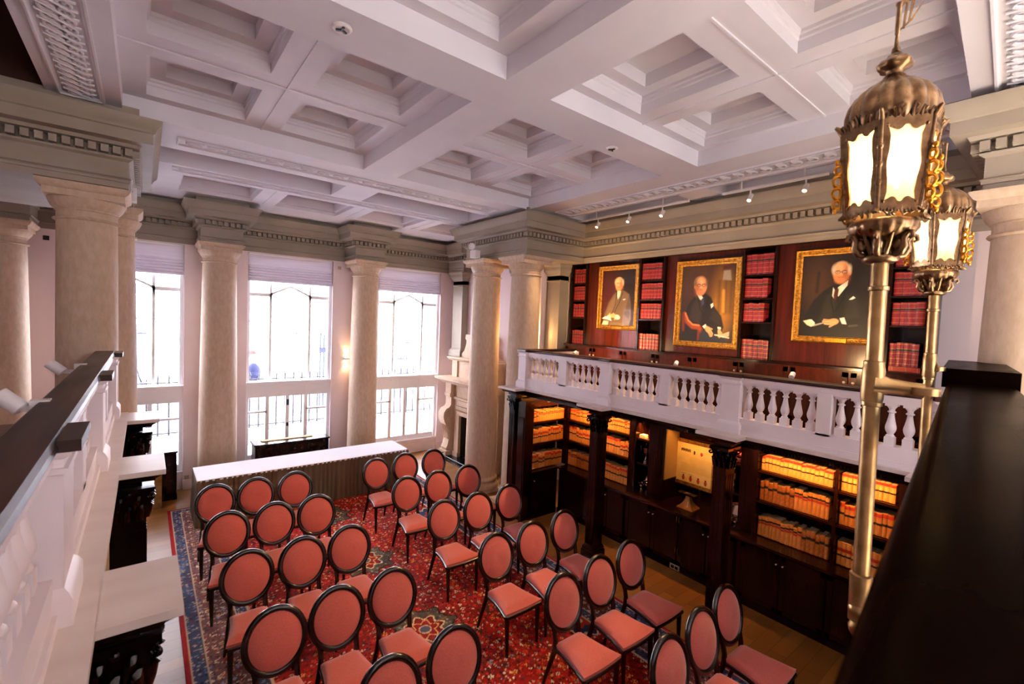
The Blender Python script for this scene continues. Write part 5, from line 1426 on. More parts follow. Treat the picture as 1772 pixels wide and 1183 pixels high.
# ------------------------------------------------------------------ skirted table
def table():
    x0, x1, y0, y1, z = .635, 4.12, 8.33, 9.10, .74
    t = thing('conference_table', 'long table with white cloth top and pleated taupe skirt before the windows', 'table', ((x0 + x1) / 2, 8.7, CARPET_Z))
    b = MB(); pr = [(-.02, z - .03), (0.004, z - .03), (.006, z - .012), (0, z - .002), (-.012, z)]
    cw = [(x0, y0), (x0, y1), (x1, y1), (x1, y0)]
    b.sweep(cw, pr, closed=True, caps=False); b.add([(x0 + .012, y0 + .012, z), (x1 - .012, y0 + .012, z), (x1 - .012, y1 - .012, z), (x0 + .012, y1 - .012, z)], [(0, 1, 2, 3)])
    b.add([(x0 + .55 * (x1 - x0) - .002, y0 + .01, z + .001), (x0 + .55 * (x1 - x0) + .002, y0 + .01, z + .001), (x0 + .55 * (x1 - x0) + .002, y1 - .01, z + .001), (x0 + .55 * (x1 - x0) - .002, y1 - .01, z + .001)], [(0, 1, 2, 3)])
    b.build('tablecloth', 'cloth', t, 60)
    s = MB(); P = []
    def run(a, c):
        a = Vector(a); c = Vector(c); L = (c - a).length; d = (c - a) / L; n = Vector((d.y, -d.x)); k = 0; x = 0
        while x < L:
            P.append((a + d * x, n, k)); x += .016; k += 1
    run((x0, y0), (x1, y0)); run((x1, y0), (x1, y1)); run((x1, y1), (x0, y1)); run((x0, y1), (x0, y0))
    N = len(P); vs = []
    for zi, (zz, amp) in enumerate(((z - .006, .004), (z - .06, .009), (.45, .013), (CARPET_Z + .003, .019))):
        for i, (p, n, k) in enumerate(P):
            w = math.sin(k * 1.25 + 1.3 * math.sin(k * .21)) + .4 * math.sin(k * .53)
            q = p + n * (.006 + amp * w + .02 * (zi == 3) * .5); vs.append((q.x, q.y, zz))
    fs = [(j * N + i, j * N + (i + 1) % N, (j + 1) * N + (i + 1) % N, (j + 1) * N + i) for j in range(3) for i in range(N)]
    s.add(vs, fs); s.build('pleated_skirt', 'skirt', t, 80)
    MB().box(x0 + .03, x1 - .03, y0 + .03, y1 - .03, z - .035, z - .008).build('table_board', 'mahog', t, None)
    for x in (x0 + .12, (x0 + x1) / 2 - .1, (x0 + x1) / 2 + .1, x1 - .12):
        for y in (y0 + .12, y1 - .12): MB().tube([(x, y, z - .03), (x, y, CARPET_Z)], .016, 8).build('leg', 'black_iron', t)
table()

def radiator_case(x0, x1, y0, y1, h, label, z0=0.0):
    t = thing('radiator_cabinet', label, 'cabinet', ((x0 + x1) / 2, (y0 + y1) / 2, z0))
    MB().box(x0, x1, y0, y1, z0, h - .03).box(x0 - .012, x1 + .012, y0 - .012, y1, z0, z0 + .09).build('carcass', 'mahog', t, None)
    MB().box(x0 - .02, x1 + .02, y0 - .02, y1 + .01, h - .03, h).build('top_board', 'mahog_h', t, None)
    n = 3; w = (x1 - x0) / n
    for k in range(n):
        a, c = x0 + w * k + .05, x0 + w * (k + 1) - .05
        p = MB(); p.box(a, c, y0 - .008, y0, h - .16, h - .08); p.box(a, c, y0 - .006, y0, z0 + .14, h - .2); p.build('panel', 'mahog_h', t, None)
    if x1 < 1: MB().box(x1, x1 + .008, y0 + .05, y1 - .05, z0 + .15, h - .1).build('side_panel', 'mahog_h', t, None)
    return t
radiator_case(1.66, 3.02, 9.80, 10.20, .80, 'dark wooden cabinet below the middle window behind the table')
radiator_case(-.60, .445, 9.84, 10.25, .86, 'dark wooden cabinet below the left window at the floor edge')
o = thing('folded_papers', 'pale strip of papers on the cabinet below the middle window', 'papers', (2.3, 10.0, .80))
MB().box(1.80, 2.75, 9.98, 10.1, .801, .815).build('paper_stack', 'pages', o, None)
o = thing('reflection_box', 'gold box standing in for window light reflected on wood by the left cabinet', 'box', (.13, 9.53, 0))  # box added for window light reflected on a glossy wood face
MB().box(.02, .235, 9.50, 9.70, 0, .68).build('case', 'brass', o, None); MB().box(.015, .24, 9.495, 9.705, .68, .70).build('lid', 'brass', o, None)
# mug-like smoke alarm squares on the pink piers
for x, lb in ((3.33, 'small brown square switch plate high on the pink wall right of the middle window'), (-1.22, 'small black square plate high on the pink wall at the far left')):
    o = MB().box(x - .035, x + .035, 10.315, 10.33, 4.34, 4.41).build('wall_plate', 'socket' if x > 0 else 'black_iron', None, None); tag(o, lb, 'switch')
o = thing('wall_socket', 'small dark socket on the skirting below the left column', 'socket', (.62, 10.28, .12))
MB().box(.585, .655, 10.268, 10.281, .20, .27).build('plate', 'socket', o, None)

# ------------------------------------------------------------------ fireplace
def fireplace():
    t = thing('fireplace', 'tall carved stone fireplace behind the free standing column', 'fireplace', (6.0, 9.0, 0))
    yc, hw = 8.95, 1.08
    MB().box(5.98, 6.295, yc - hw, yc - .42, .0, 1.78).box(5.98, 6.295, yc + .42, yc + hw, .0, 1.78).box(5.98, 6.295, yc - .42, yc + .42, 1.12, 1.78).build('surround', 'stone', t, None)
    f = MB()
    f.box(5.93, 5.98, yc - .60, yc - .42, .12, 1.05).box(5.93, 5.98, yc + .42, yc + .60, .12, 1.05)
    f.box(5.92, 5.98, yc - .62, yc + .62, 1.05, 1.14).box(5.935, 5.98, yc - .6, yc + .6, 1.18, 1.26).box(5.91, 5.98, yc - .64, yc + .64, 1.42, 1.47).box(5.945, 5.98, yc - .5, yc + .5, 1.28, 1.40)
    f.box(5.90, 5.98, yc - .64, yc - .40, .0, .14).box(5.90, 5.98, yc + .40, yc + .64, 0, .14)
    f.build('architrave', 'stone', t, None)
    MB().box(6.20, 6.295, yc - .42, yc + .42, 0, 1.12).box(6.0, 6.2, yc - .43, yc - .415, 0, 1.12).box(6.0, 6.2, yc + .415, yc + .43, 0, 1.12).build('fire_recess', 'firebrick', t, None)
    for s in (-1, 1):
        b = MB(); y = yc + s * .84; w = .13
        # S shaped scroll bracket seen from the side
        pr = [(5.98, .14), (5.80, .14), (5.78, .20), (5.82, .28), (5.86, .45), (5.85, .62), (5.79, .74), (5.72, .84), (5.68, .96), (5.69, 1.08), (5.75, 1.17), (5.83, 1.20), (5.88, 1.26), (5.88, 1.44), (5.84, 1.48), (5.84, 1.54), (5.86, 1.56), (5.86, 1.78), (5.98, 1.78)]
        b.prism([(p[0], y - w, p[1]) for p in pr], (0, 2 * w, 0))
        for yy in (y - w - .004, y + w + .004):
            b.tube([(5.79 + .07 * (1 - q / 18) * math.cos(q * .55), yy, 1.02 + .10 * (1 - q / 18) * math.sin(q * .55)) for q in range(18)], .012, 6)
        for k in range(4): b.tube([(5.83, y - w + .03 + k * .07, .42), (5.84, y - w + .03 + k * .07, .62), (5.76, y - w + .03 + k * .07, .78)], .014, 6)
        b.build('scroll_bracket', 'stone', t, 40)
        MB().box(5.74, 5.98, y - w - .05, y + w + .05, 0, .14).build('bracket_block', 'stone', t, None)
    m = MB(); pr = [(6.295, 1.78), (5.86, 1.78), (5.84, 1.81), (5.76, 1.84), (5.70, 1.87), (5.66, 1.89), (5.66, 1.94), (6.295, 1.94)]
    m.prism([(p[0], yc - hw - .1, p[1]) for p in pr], (0, 2 * hw + .2, 0)); m.build('mantel_shelf', 'stone', t, None)
    o = MB(); o.box(6.06, 6.295, yc - .95, yc + .95, 1.94, 2.34); o.box(6.02, 6.06, yc - .95, yc - .72, 1.94, 2.34).box(6.02, 6.06, yc + .72, yc + .95, 1.94, 2.34).box(6.04, 6.06, yc - .6, yc + .6, 2.0, 2.28)
    o.build('overmantel', 'stone', t, None)
    m = MB(); pr = [(6.295, 2.34), (6.0, 2.34), (5.96, 2.37), (5.92, 2.40), (5.92, 2.43), (6.295, 2.43)]
    m.prism([(p[0], yc - 1.05, p[1]) for p in pr], (0, 2.1, 0)); m.build('upper_shelf', 'stone', t, None)
    for s in (-1, 1):
        b = MB(); pr = [(.98, 2.43), (.95, 2.55), (.85, 2.70), (.66, 2.78), (.58, 2.80), (.56, 2.88), (.46, 2.90), (.45, 2.43)]
        pr = [(.90, 2.43), (.86, 2.47), (.72, 2.50), (.58, 2.60), (.50, 2.76), (.49, 2.86), (.54, 2.89), (.54, 2.95), (.40, 2.95), (.40, 2.43)]
        b.prism([(6.12, yc + s * p[0], p[1]) for p in pr], (.17, 0, 0)); b.build('swept_pediment', 'stone', t, 30)
    MB().box(6.12, 6.29, yc - .4, yc + .4, 2.43, 2.95).box(6.10, 6.29, yc - .5, yc + .5, 2.95, 3.0).build('pediment_block', 'stone', t, None)
    MB().box(5.60, 6.0, yc - .62, yc + .78, 0, .035).build('hearth_slab', 'hearth', t, None)
    fe = MB(); fe.tube([(5.62, yc - .6, .09), (5.62, yc + .76, .09)], .010, 6).tube([(5.62, yc + .76, .09), (5.92, yc + .76, .09)], .010, 6)
    for k in range(8): fe.tube([(5.62, yc - .58 + k * .19, .09), (5.62, yc - .58 + k * .19, .035)], .006, 5)
    fe.build('fender', 'black_iron', t)
fireplace()
# ================================================================== LANTERNS
def lantern(x, y, label, a_front, lean, flag_dir, tee_to):
    t = thing('gallery_lantern', label, 'lantern', (x, y, 2.35), 'brass lanterns on poles')
    A0 = math.radians(a_front)
    p = MB()
    pb = Vector((x + lean[0], y + lean[1], 2.40)); pt = Vector((x, y, 3.64))
    def on(z): return pb + (pt - pb) * ((z - 2.40) / (3.64 - 2.40))
    p.tube([pb, on(2.9), on(3.3), pt], .0255, 18); p.build('pole', 'brass', t, 60)
    for z, r, h in ((3.53, .031, .010), (3.262, .031, .012), (2.50, .034, .014), (3.12, .031, .01)):
        MB().lathe([(.024, -h), (r, -h * .6), (r, h * .6), (.024, h)], on(z), 18).build('collar', 'brass', t, 50)
    MB().lathe([(.030, -.16), (.033, -.02), (.033, 0)], on(2.50), 16).build('socket', 'brass', t, 50)
    q = MB(); o = on(2.36); q.ball(o + Vector((0, 0, .02)), .034, 12, 8); q.lathe([(.012, -.08), (.026, -.06), (.03, -.04), (.014, -.01)], o, 12); q.build('bottom_finial', 'brass', t, 60)
    # tee bracket to the rail
    b = MB(); j = on(3.19); e = Vector(tee_to)
    b.lathe([(.030, -.07), (.034, -.05), (.034, .05), (.030, .07)], j, 18)
    d = (e - j); pts = [j, j + d * .18, j + d * .35, j + d * .7, e]
    b.tube(pts, [.045, .036, .028, .025, .025], 14); b.lathe([(.045, -.012), (.045, .012)], e, 12); b.build('bracket', 'brass', t, 60)
    # bottom ring and scroll cage
    r = MB(); r.lathe([(.02, 3.622), (.050, 3.624), (.064, 3.634), (.066, 3.648), (.058, 3.660), (.035, 3.668), (.03, 3.70), (.05, 3.735)], (x, y, 0), 24, wob=lambda a, z: 1 + (.05 * math.cos(8 * a) if z < 3.66 else 0)); r.build('lower_ring', 'bronze', t, 50)
    s = MB()
    for k in range(6):
        a = A0 + k * PI / 3; u = Vector((math.cos(a), math.sin(a), 0)); O = Vector((x, y, 0))
        P = lambda rr, z: O + u * rr + Vector((0, 0, z))
        s.tube([P(.056, 3.655), P(.085, 3.662), P(.100, 3.690), (P(.092, 3.722)), P(.108, 3.752), P(.128, 3.748), P(.132, 3.728), P(.120, 3.722)], [.012, .014, .015, .014, .013, .010, .009, .007], 8)
        s.ball(P(.078, 3.705), 1, 8, 6, sc3=(.022, .022, .030)); s.tube([P(.05, 3.70), P(.075, 3.735), P(.09, 3.765)], [.008, .016, .006], 6)
        a2 = a + PI / 6; u2 = Vector((math.cos(a2), math.sin(a2), 0))
        s.tube([O + u2 * .05 + Vector((0, 0, 3.66)), O + u2 * .068 + Vector((0, 0, 3.70)), O + u2 * .10 + Vector((0, 0, 3.75))], [.010, .013, .006], 6)
    s.build('scroll_cage', 'bronze', t, 60)
    bl = MB(); bl.lathe([(.03, 3.722), (.070, 3.728), (.105, 3.748), (.124, 3.775), (.126, 3.795), (.118, 3.812), (.09, 3.82)], (x, y, 0), 72, wob=lambda a, z: 1.02 - .10 * (1 - abs(math.cos(9 * (a - A0))) ** .5) * (1 if .73 < z - 3 < .81 else .3)); bl.build('gadrooned_bowl', 'bronze', t, 70)
    # crestings
    def crest(z0, rad, h, name, m, down=False):
        cr = MB()
        for k in range(6):
            a, c2 = A0 + k * PI / 3, A0 + (k + 1) * PI / 3
            pa = Vector((x + rad * math.cos(a), y + rad * math.sin(a), z0)); pc = Vector((x + rad * math.cos(c2), y + rad * math.sin(c2), z0))
            cr.bar(pa, pc, .008, .010); out = ((pa + pc) / 2 - Vector((x, y, z0))).normalized(); sg = -1 if down else 1
            n = 6
            for i in range(n):
                f = (i + .5) / n; b0 = pa + (pc - pa) * f; hh = h * (1 if i in (2, 3) else .78 if i in (1, 4) else .62); dd = (pc - pa) / n
                sd = -1 if i < n / 2 else 1
                cr.tube([b0, b0 + Vector((0, 0, sg * hh * .55)) + out * .004, b0 + dd * .25 * sd + Vector((0, 0, sg * hh)) + out * .010, b0 + dd * .5 * sd + Vector((0, 0, sg * hh * .8)) + out * .012, b0 + dd * .3 * sd + Vector((0, 0, sg * hh * .6)) + out * .008], [.007, .0055, .0055, .005, .004], 6)
                cr.ball(b0 + dd * .5 + Vector((0, 0, sg * .008)), .006, 6, 4)
            cr.tube([pa, pa + (pa - Vector((x, y, z0))) * .08 + Vector((0, 0, sg * h * .5)), pa + (pa - Vector((x, y, z0))) * .16 + Vector((0, 0, sg * h * .7))], [.010, .011, .006], 6)
        cr.build(name, m, t, 60)
    crest(4.130, .180, .045, 'upper_cresting', 'bronze'); crest(3.845, .148, .028, 'lower_cresting', 'bronze', True)
    # six glazed sides
    RB, RT, ZB, ZT = .148, .180, 3.845, 4.130
    gl = MB()
    for k in range(6):
        a, c2 = A0 + k * PI / 3, A0 + (k + 1) * PI / 3
        B0, B1 = Vector((x + RB * math.cos(a), y + RB * math.sin(a), ZB)), Vector((x + RB * math.cos(c2), y + RB * math.sin(c2), ZB))
        T0, T1 = Vector((x + RT * math.cos(a), y + RT * math.sin(a), ZT)), Vector((x + RT * math.cos(c2), y + RT * math.sin(c2), ZT))
        def S(u, v): return (B0 * (1 - u) + B1 * u) * (1 - v) + (T0 * (1 - u) + T1 * u) * v
        nrm = (B1 - B0).cross(T0 - B0).normalized()
        if nrm.dot(B0 - Vector((x, y, ZB))) < 0: nrm = -nrm
        n = 48; inner = []; outer = []
        for i in range(n):
            q = 2 * PI * i / n; cx, cy = math.cos(q), math.sin(q)
            m_ = max(abs(cx), abs(cy)); sx, sy = cx / m_, cy / m_
            outer.append((.5 + .5 * sx, .5 + .5 * sy))
            wu = .335 + .022 * math.cos(4 * PI * (.5 + .5 * sy)) - (.03 * max(0, abs(sy) - .72) / .28 * -1 if abs(sx) > .99 else 0) * 0
            wv = .385 + .020 * math.cos(4 * PI * (.5 + .5 * sx)) + .018 * (abs(sx) < .2)
            if abs(sy) > .62 and abs(sy) < .8: wu -= .03
            inner.append((.5 + wu * sx, .5 + wv * sy))
        f = MB(); vs = [];
        for th in (.004, -.004):
            for (u, v) in outer: vs.append(S(u, v) + nrm * th)
            for (u, v) in inner: vs.append(S(u, v) + nrm * th * 1.3)
        fs = []
        for i in range(n):
            j2 = (i + 1) % n
            fs.append((i, j2, n + j2, n + i)); fs.append((2 * n + i, 3 * n + i, 3 * n + j2, 2 * n + j2)); fs.append((n + i, n + j2, 3 * n + j2, 3 * n + i)); fs.append((i, 2 * n + i, 2 * n + j2, j2))
        f.add(vs, fs)
        for (u, v) in ((.12, .08), (.88, .08), (.12, .92), (.88, .92)): f.ball(S(u, v) + nrm * .006, .006, 8, 5)
        f.tube([B0, T0], .009, 8)
        for v in (.3, .5, .7): f.ball(B0 + (T0 - B0) * v, .013, 8, 6)
        f.build('side_frame', 'bronze', t, 50)
        g = MB(); g.add([S(.06, .06) - nrm * .002, S(.94, .06) - nrm * .002, S(.94, .94) - nrm * .002, S(.06, .94) - nrm * .002], [(0, 1, 2, 3)])
        g.build('glass_pane', 'lampglass', t, None)
        if k in (1, 2, 4, 5):
            w = MB(); u = Vector((math.cos(a), math.sin(a), 0)); O = Vector((x, y, 0)); base = .166
            for i, z in enumerate((3.885, 3.925, 3.967, 4.008)):
                rr = (.014, .019, .019, .014)[i]
                w.tube([O + u * (base + .018 + rr * math.cos(q)) + Vector((0, 0, z + rr * math.sin(q))) for q in [2 * PI * j / 12 for j in range(12)]], .0065, 6, closed=True)
            w.tube([O + u * (base + .004) + Vector((0, 0, 3.865)), O + u * (base + .006) + Vector((0, 0, 4.03))], .006, 6)
            w.ball(O + u * (base + .026) + Vector((0, 0, 4.035)), .010, 8, 5); w.ball(O + u * (base + .022) + Vector((0, 0, 3.86)), .010, 8, 5)
            w.build('scroll_wing', 'goldleaf', t, 60)
    d = MB(); d.lathe([(.150, 4.128), (.158, 4.14), (.166, 4.165), (.166, 4.19), (.156, 4.218), (.134, 4.243), (.10, 4.263), (.066, 4.277), (.045, 4.287), (.036, 4.297)], (x, y, 0), 128, wob=lambda a, z: 1.03 - .13 * (1 - abs(math.cos(8 * (a - A0))) ** .45)); d.build('ribbed_dome', 'bronze', t, 70)
    n_ = MB(); n_.lathe([(.034, 4.293), (.028, 4.305), (.032, 4.315), (.058, 4.322), (.064, 4.336), (.052, 4.350), (.034, 4.358), (.026, 4.368), (.012, 4.374)], (x, y, 0), 40, wob=lambda a, z: 1 + (.07 * math.cos(6 * a) if z > 4.316 else 0)); n_.build('crown_knob', 'bronze', t, 60)
    v = MB(); v.lathe([(.008, 4.37), (.017, 4.376), (.015, 4.388), (.008, 4.395), (.0065, 4.43), (.009, 4.433), (.0095, 4.52), (.013, 4.523), (.013, 4.53)], (x, y, 0), 14); v.build('spike', 'bronze', t, 50)
    fl = MB(); fd = Vector(flag_dir).normalized(); O = Vector((x, y, 0))
    L = lambda w, z: O + fd * w + Vector((0, 0, z))
    th = Vector((-fd.y, fd.x, 0)) * .004
    for q in ([(.008, 4.535), (.03, 4.56), (.034, 4.54), (.008, 4.515)], [(.028, 4.56), (.10, 4.545), (.034, 4.535)], [(.1, 4.545), (.055, 4.475), (.012, 4.445), (.012, 4.452), (.05, 4.482)], [(.018, 4.45), (.026, 4.45), (.036, 4.55), (.028, 4.55)], [(.038, 4.47), (.046, 4.475), (.06, 4.54), (.05, 4.545)]):
        fl.prism([L(*w) - th / 2 for w in q], th)
    fl.build('pierced_pennant', 'bronze', t, None)
    bu = MB()
    for k in range(3):
        a = A0 + .5 + k * 2 * PI / 3; bu.ball((x + .05 * math.cos(a), y + .05 * math.sin(a), 3.97), 1, 10, 8, sc3=(.016, .016, .032))
    bu.build('bulb', 'lampbulb', t)
    st = MB()
    for k in range(3):
        a = A0 + .5 + k * 2 * PI / 3; st.tube([(x + .05 * math.cos(a), y + .05 * math.sin(a), 3.83), (x + .05 * math.cos(a), y + .05 * math.sin(a), 3.94)], .010, 8)
    st.build('candle_tube', 'pages', t)
    ZS = [0, 3.60, 3.63, 3.845, 4.13, 4.165, 4.30, 4.36, 4.53, 9]; ZD = [0, 3.60, 3.625, 3.79, 4.08, 4.11, 4.275, 4.335, 4.52, 8.99]
    for ch in t.children:
        if ch.type != 'MESH' or ch.name.split('.')[0] in ('pole', 'collar', 'socket', 'bracket', 'bottom_finial'): continue
        for v in ch.data.vertices:
            z = v.co.z + 2.35; v.co.z = float(np.interp(z, ZS, ZD)) - 2.35
            v.co.x *= .80; v.co.y *= .80
        ch.data.update()
    light('lantern_light', 'POINT', (x, y, 3.95), LAMP, (1.0, .70, .38), shadow_soft_size=.03, parent=t)
lantern(2.05, .485, 'large brass lantern on a pole nearest the camera, lit, upper right', 184, (-.045, -.025, 0), (.5, -.55, 0), (2.08, .345, 3.18))
lantern(3.72, .605, 'smaller looking lit brass lantern behind the nearer one at the right', 178, (-.04, -.02, 0), (-.3, .9, 0), (3.75, .575, 3.18))

# ================================================================== FITTINGS
for px, py, lb in ((592, 47, 'larger round white ceiling speaker on the cross beam, upper left'), (1059, 256, 'smaller round white ceiling fitting on the cross beam towards the right')):
    p = at(px, py, 2, 5.27); t = thing('ceiling_fitting', lb, 'ceiling fitting', (p.x, p.y, 5.27), 'round ceiling fittings')
    b = MB(); b.lathe([(.062, 5.271), (.066, 5.262), (.058, 5.252), (.048, 5.25), (.045, 5.255), (.001, 5.256)], (p.x, p.y, 0), 24, cap=False); b.build('rim', 'white_metal', t, 50)
    k = MB()
    for q in range(3): k.bar((p.x, p.y, 5.250), (p.x + .038 * math.cos(q * 2.094 + .5), p.y + .038 * math.sin(q * 2.094 + .5), 5.250), .014, .01)
    k.build('dark_slots', 'black_iron', t, None)
p = at(41, 325, 2, 4.995); t = thing('downlight', 'lit round recessed downlight in the low ceiling at the far left', 'downlight', (p.x, p.y, 4.995), 'recessed downlights')
MB().lathe([(.075, 5.0), (.078, 4.992), (.062, 4.990)], (p.x, p.y, 0), 20, cap=False).build('rim', 'white_metal', t); MB().lathe([(.062, 4.991), (.001, 4.992)], (p.x, p.y, 0), 20, cap=False).build('lit_lens', 'spotface', t)
light('downlight_beam', 'SPOT', (p.x, p.y, 4.97), DOWN, WARM, target=(p.x, p.y, 0), spot_size=1.6, spot_blend=.6, shadow_soft_size=.05)
p = at(2, 122, 2, 6.09); t = thing('downlight', 'lit round recessed downlight high at the top left edge', 'downlight', (p.x, p.y, 6.09), 'recessed downlights')
MB().lathe([(.075, 6.1), (.078, 6.092), (.062, 6.090)], (p.x, p.y, 0), 20, cap=False).build('rim', 'white_metal', t); MB().lathe([(.062, 6.091), (.001, 6.092)], (p.x, p.y, 0), 20, cap=False).build('lit_lens', 'spotface', t)
# spotlights on the left rail
for mx, my, bx, by, lb, sh in ((57, 708, 18, 695, 'white cylindrical spotlight at the left edge clamped to the dark handrail', 0), (132, 643, 97, 636, 'white cylindrical spotlight behind the left handrail before the dark column', 1)):
    m = at(mx, my, 0, -.41); c = at(bx, by, 1, m.y + .02)
    ax = Vector((-1.0, .12, .55)) * 1.0
    t = thing('spotlight', lb, 'spotlight', tuple(m), 'small white spotlights')
    B = Vector(c); d = (at(bx - 22, by - 14, 1, m.y + .03) - B).normalized()
    b = MB(); b.lathe([(.03, -.055), (.036, -.05), (.036, .055), (.030, .055), (.028, .045)], (0, 0, 0), 18)
    b.xform(Matrix.Translation(B) @ d.to_track_quat('Z', 'Y').to_matrix().to_4x4()); b.build('lamp_body', 'white_metal', t, 40)
    MB().bar(m, B - d * .04, .018, .03).box(m.x - .01, m.x + .06, m.y - .03, m.y + .03, 2.845, 2.90).build('bracket', 'white_metal', t, None)
    f = MB(); f.lathe([(.028, .046), (.001, .047)], (0, 0, 0), 16, cap=False); f.xform(Matrix.Translation(B) @ d.to_track_quat('Z', 'Y').to_matrix().to_4x4()); f.build('lamp_face', 'spotface', t)
    light('spot_beam', 'SPOT', tuple(B + d * .09), LSPOT, WARM, target=tuple(B + d * 2), spot_size=1.2, spot_blend=.6, shadow_soft_size=.02)
# wall sconce glowing behind the right window column
t = thing('wall_sconce', 'small lit wall light on the pink pier beside the right window column', 'wall light', (3.52, 10.28, 2.38))
MB().box(3.47, 3.57, 10.22, 10.33, 2.36, 2.41).build('shade', 'white_metal', t, None); MB().box(3.48, 3.56, 10.23, 10.32, 2.411, 2.414).box(3.48, 3.56, 10.23, 10.32, 2.356, 2.359).build('lit_lens', 'spotface', t, None)
for dz in (-1, 1): light('sconce_beam', 'SPOT', (3.52, 10.275, 2.385 + dz * .05), SCONCE, WARM, target=(3.52, 10.285, 2.385 + dz * 2), spot_size=1.5, spot_blend=.9, shadow_soft_size=.03)
t = thing('wall_sconce', 'warm wall light on the chimney wall hidden behind the thick right column', 'wall light', (6.28, 7.20, 3.0))
MB().box(6.20, 6.295, 7.14, 7.26, 2.96, 3.02).build('shade', 'brass', t, None); MB().box(6.21, 6.285, 7.15, 7.25, 3.021, 3.024).build('lit_lens', 'spotface', t, None)
light('sconce_beam', 'POINT', (6.18, 7.20, 3.12), SCONCE2, (1.0, .58, .20), shadow_soft_size=.03)
# emergency lights standing on the capitals
for (px, py, hx, hy, lb) in ((822, 446, 819, 429, 'white box and round lamp unit standing on the right column capital'), (236, 345, 236, 338, 'small white lamp unit on the dark left column capital')):
    p = at(px, py, 2, 4.525) if px > 500 else Vector((-.13, 6.75, 4.525))
    t = thing('emergency_lamp', lb, 'lamp unit', (p.x, p.y, 4.521)); q = .055
    MB().box(p.x - q, p.x + q, p.y - .09, p.y + .09, 4.521, 4.66).build('battery_box', 'white_metal', t, None)
    b = MB(); b.lathe([(.02, -.03), (.062, -.02), (.062, .03), (.045, .035), (.04, .02)], (0, 0, 0), 20); b.xform(Matrix.Translation((p.x - .03, p.y + .06, 4.74)) @ Vector((-.8, -.5, -.1)).to_track_quat('Z', 'Y').to_matrix().to_4x4()); b.build('round_head', 'white_metal', t, 40)
    MB().tube([(p.x - .02, p.y + .06, 4.66), (p.x - .02, p.y + .06, 4.72)], .012, 8).build('stem', 'white_metal', t)

# shelf lights of the bookcases: warm strips under the top rails
def strip(x0, x1, y0, y1, z, energy, ax, tilt, label):
    t = thing('shelf_light', label, 'shelf light', ((x0 + x1) / 2, (y0 + y1) / 2, z))
    MB().box(x0, x1, y0, y1, z, z + .012).build('housing', 'brass', t, None)
    MB().box(x0 + .004, x1 - .004, y0 + .004, y1 - .004, z - .002, z).build('lit_strip', 'spotface' if False else 'stripface', t, None)
    L = (y1 - y0) if ax == 'y' else (x1 - x0); c = Vector(((x0 + x1) / 2, (y0 + y1) / 2, z - .006))
    o = light('strip_beam', 'AREA', tuple(c), energy, (1.0, .42, .10), spread=1.9, shape='RECTANGLE', size=L if ax == 'x' else .02, size_y=L if ax == 'y' else .02)
    if ax == 'y': o.rotation_euler = (0, tilt, 0)
    else: o.rotation_euler = (tilt, 0, 0)
M['stripface'] = mat('warm_strip_face', '#ffcf90', emit='#ffb060', estr=3.0)
SX0, SX1, SZ = 5.66, 5.68, 2.05
strip(SX0, SX1, 4.42, 5.55, SZ, STRIP * 1.35, 'y', -.95, 'warm light strip under the cornice over the corner bookcase')
strip(SX0, SX1, 1.10, 2.44, SZ, STRIP * 1.5, 'y', -.95, 'warm light strip under the cornice over the right bays')
strip(5.25, 5.90, 5.55, 5.57, SZ, STRIP * .8, 'x', .95, 'warm light strip under the cornice over the corner return')
strip(5.99, 6.01, 3.0, 3.74, 1.905, STRIP * .22, 'y', -.5, 'warm light strip inside the framed document niche')
strip(5.99, 6.01, 4.05, 4.26, 1.905, STRIP * .8, 'y', -.2, 'warm light strip inside the left trophy cabinet')
strip(5.99, 6.01, 2.69, 2.91, 1.905, STRIP * .8, 'y', -.2, 'warm light strip inside the right trophy cabinet')

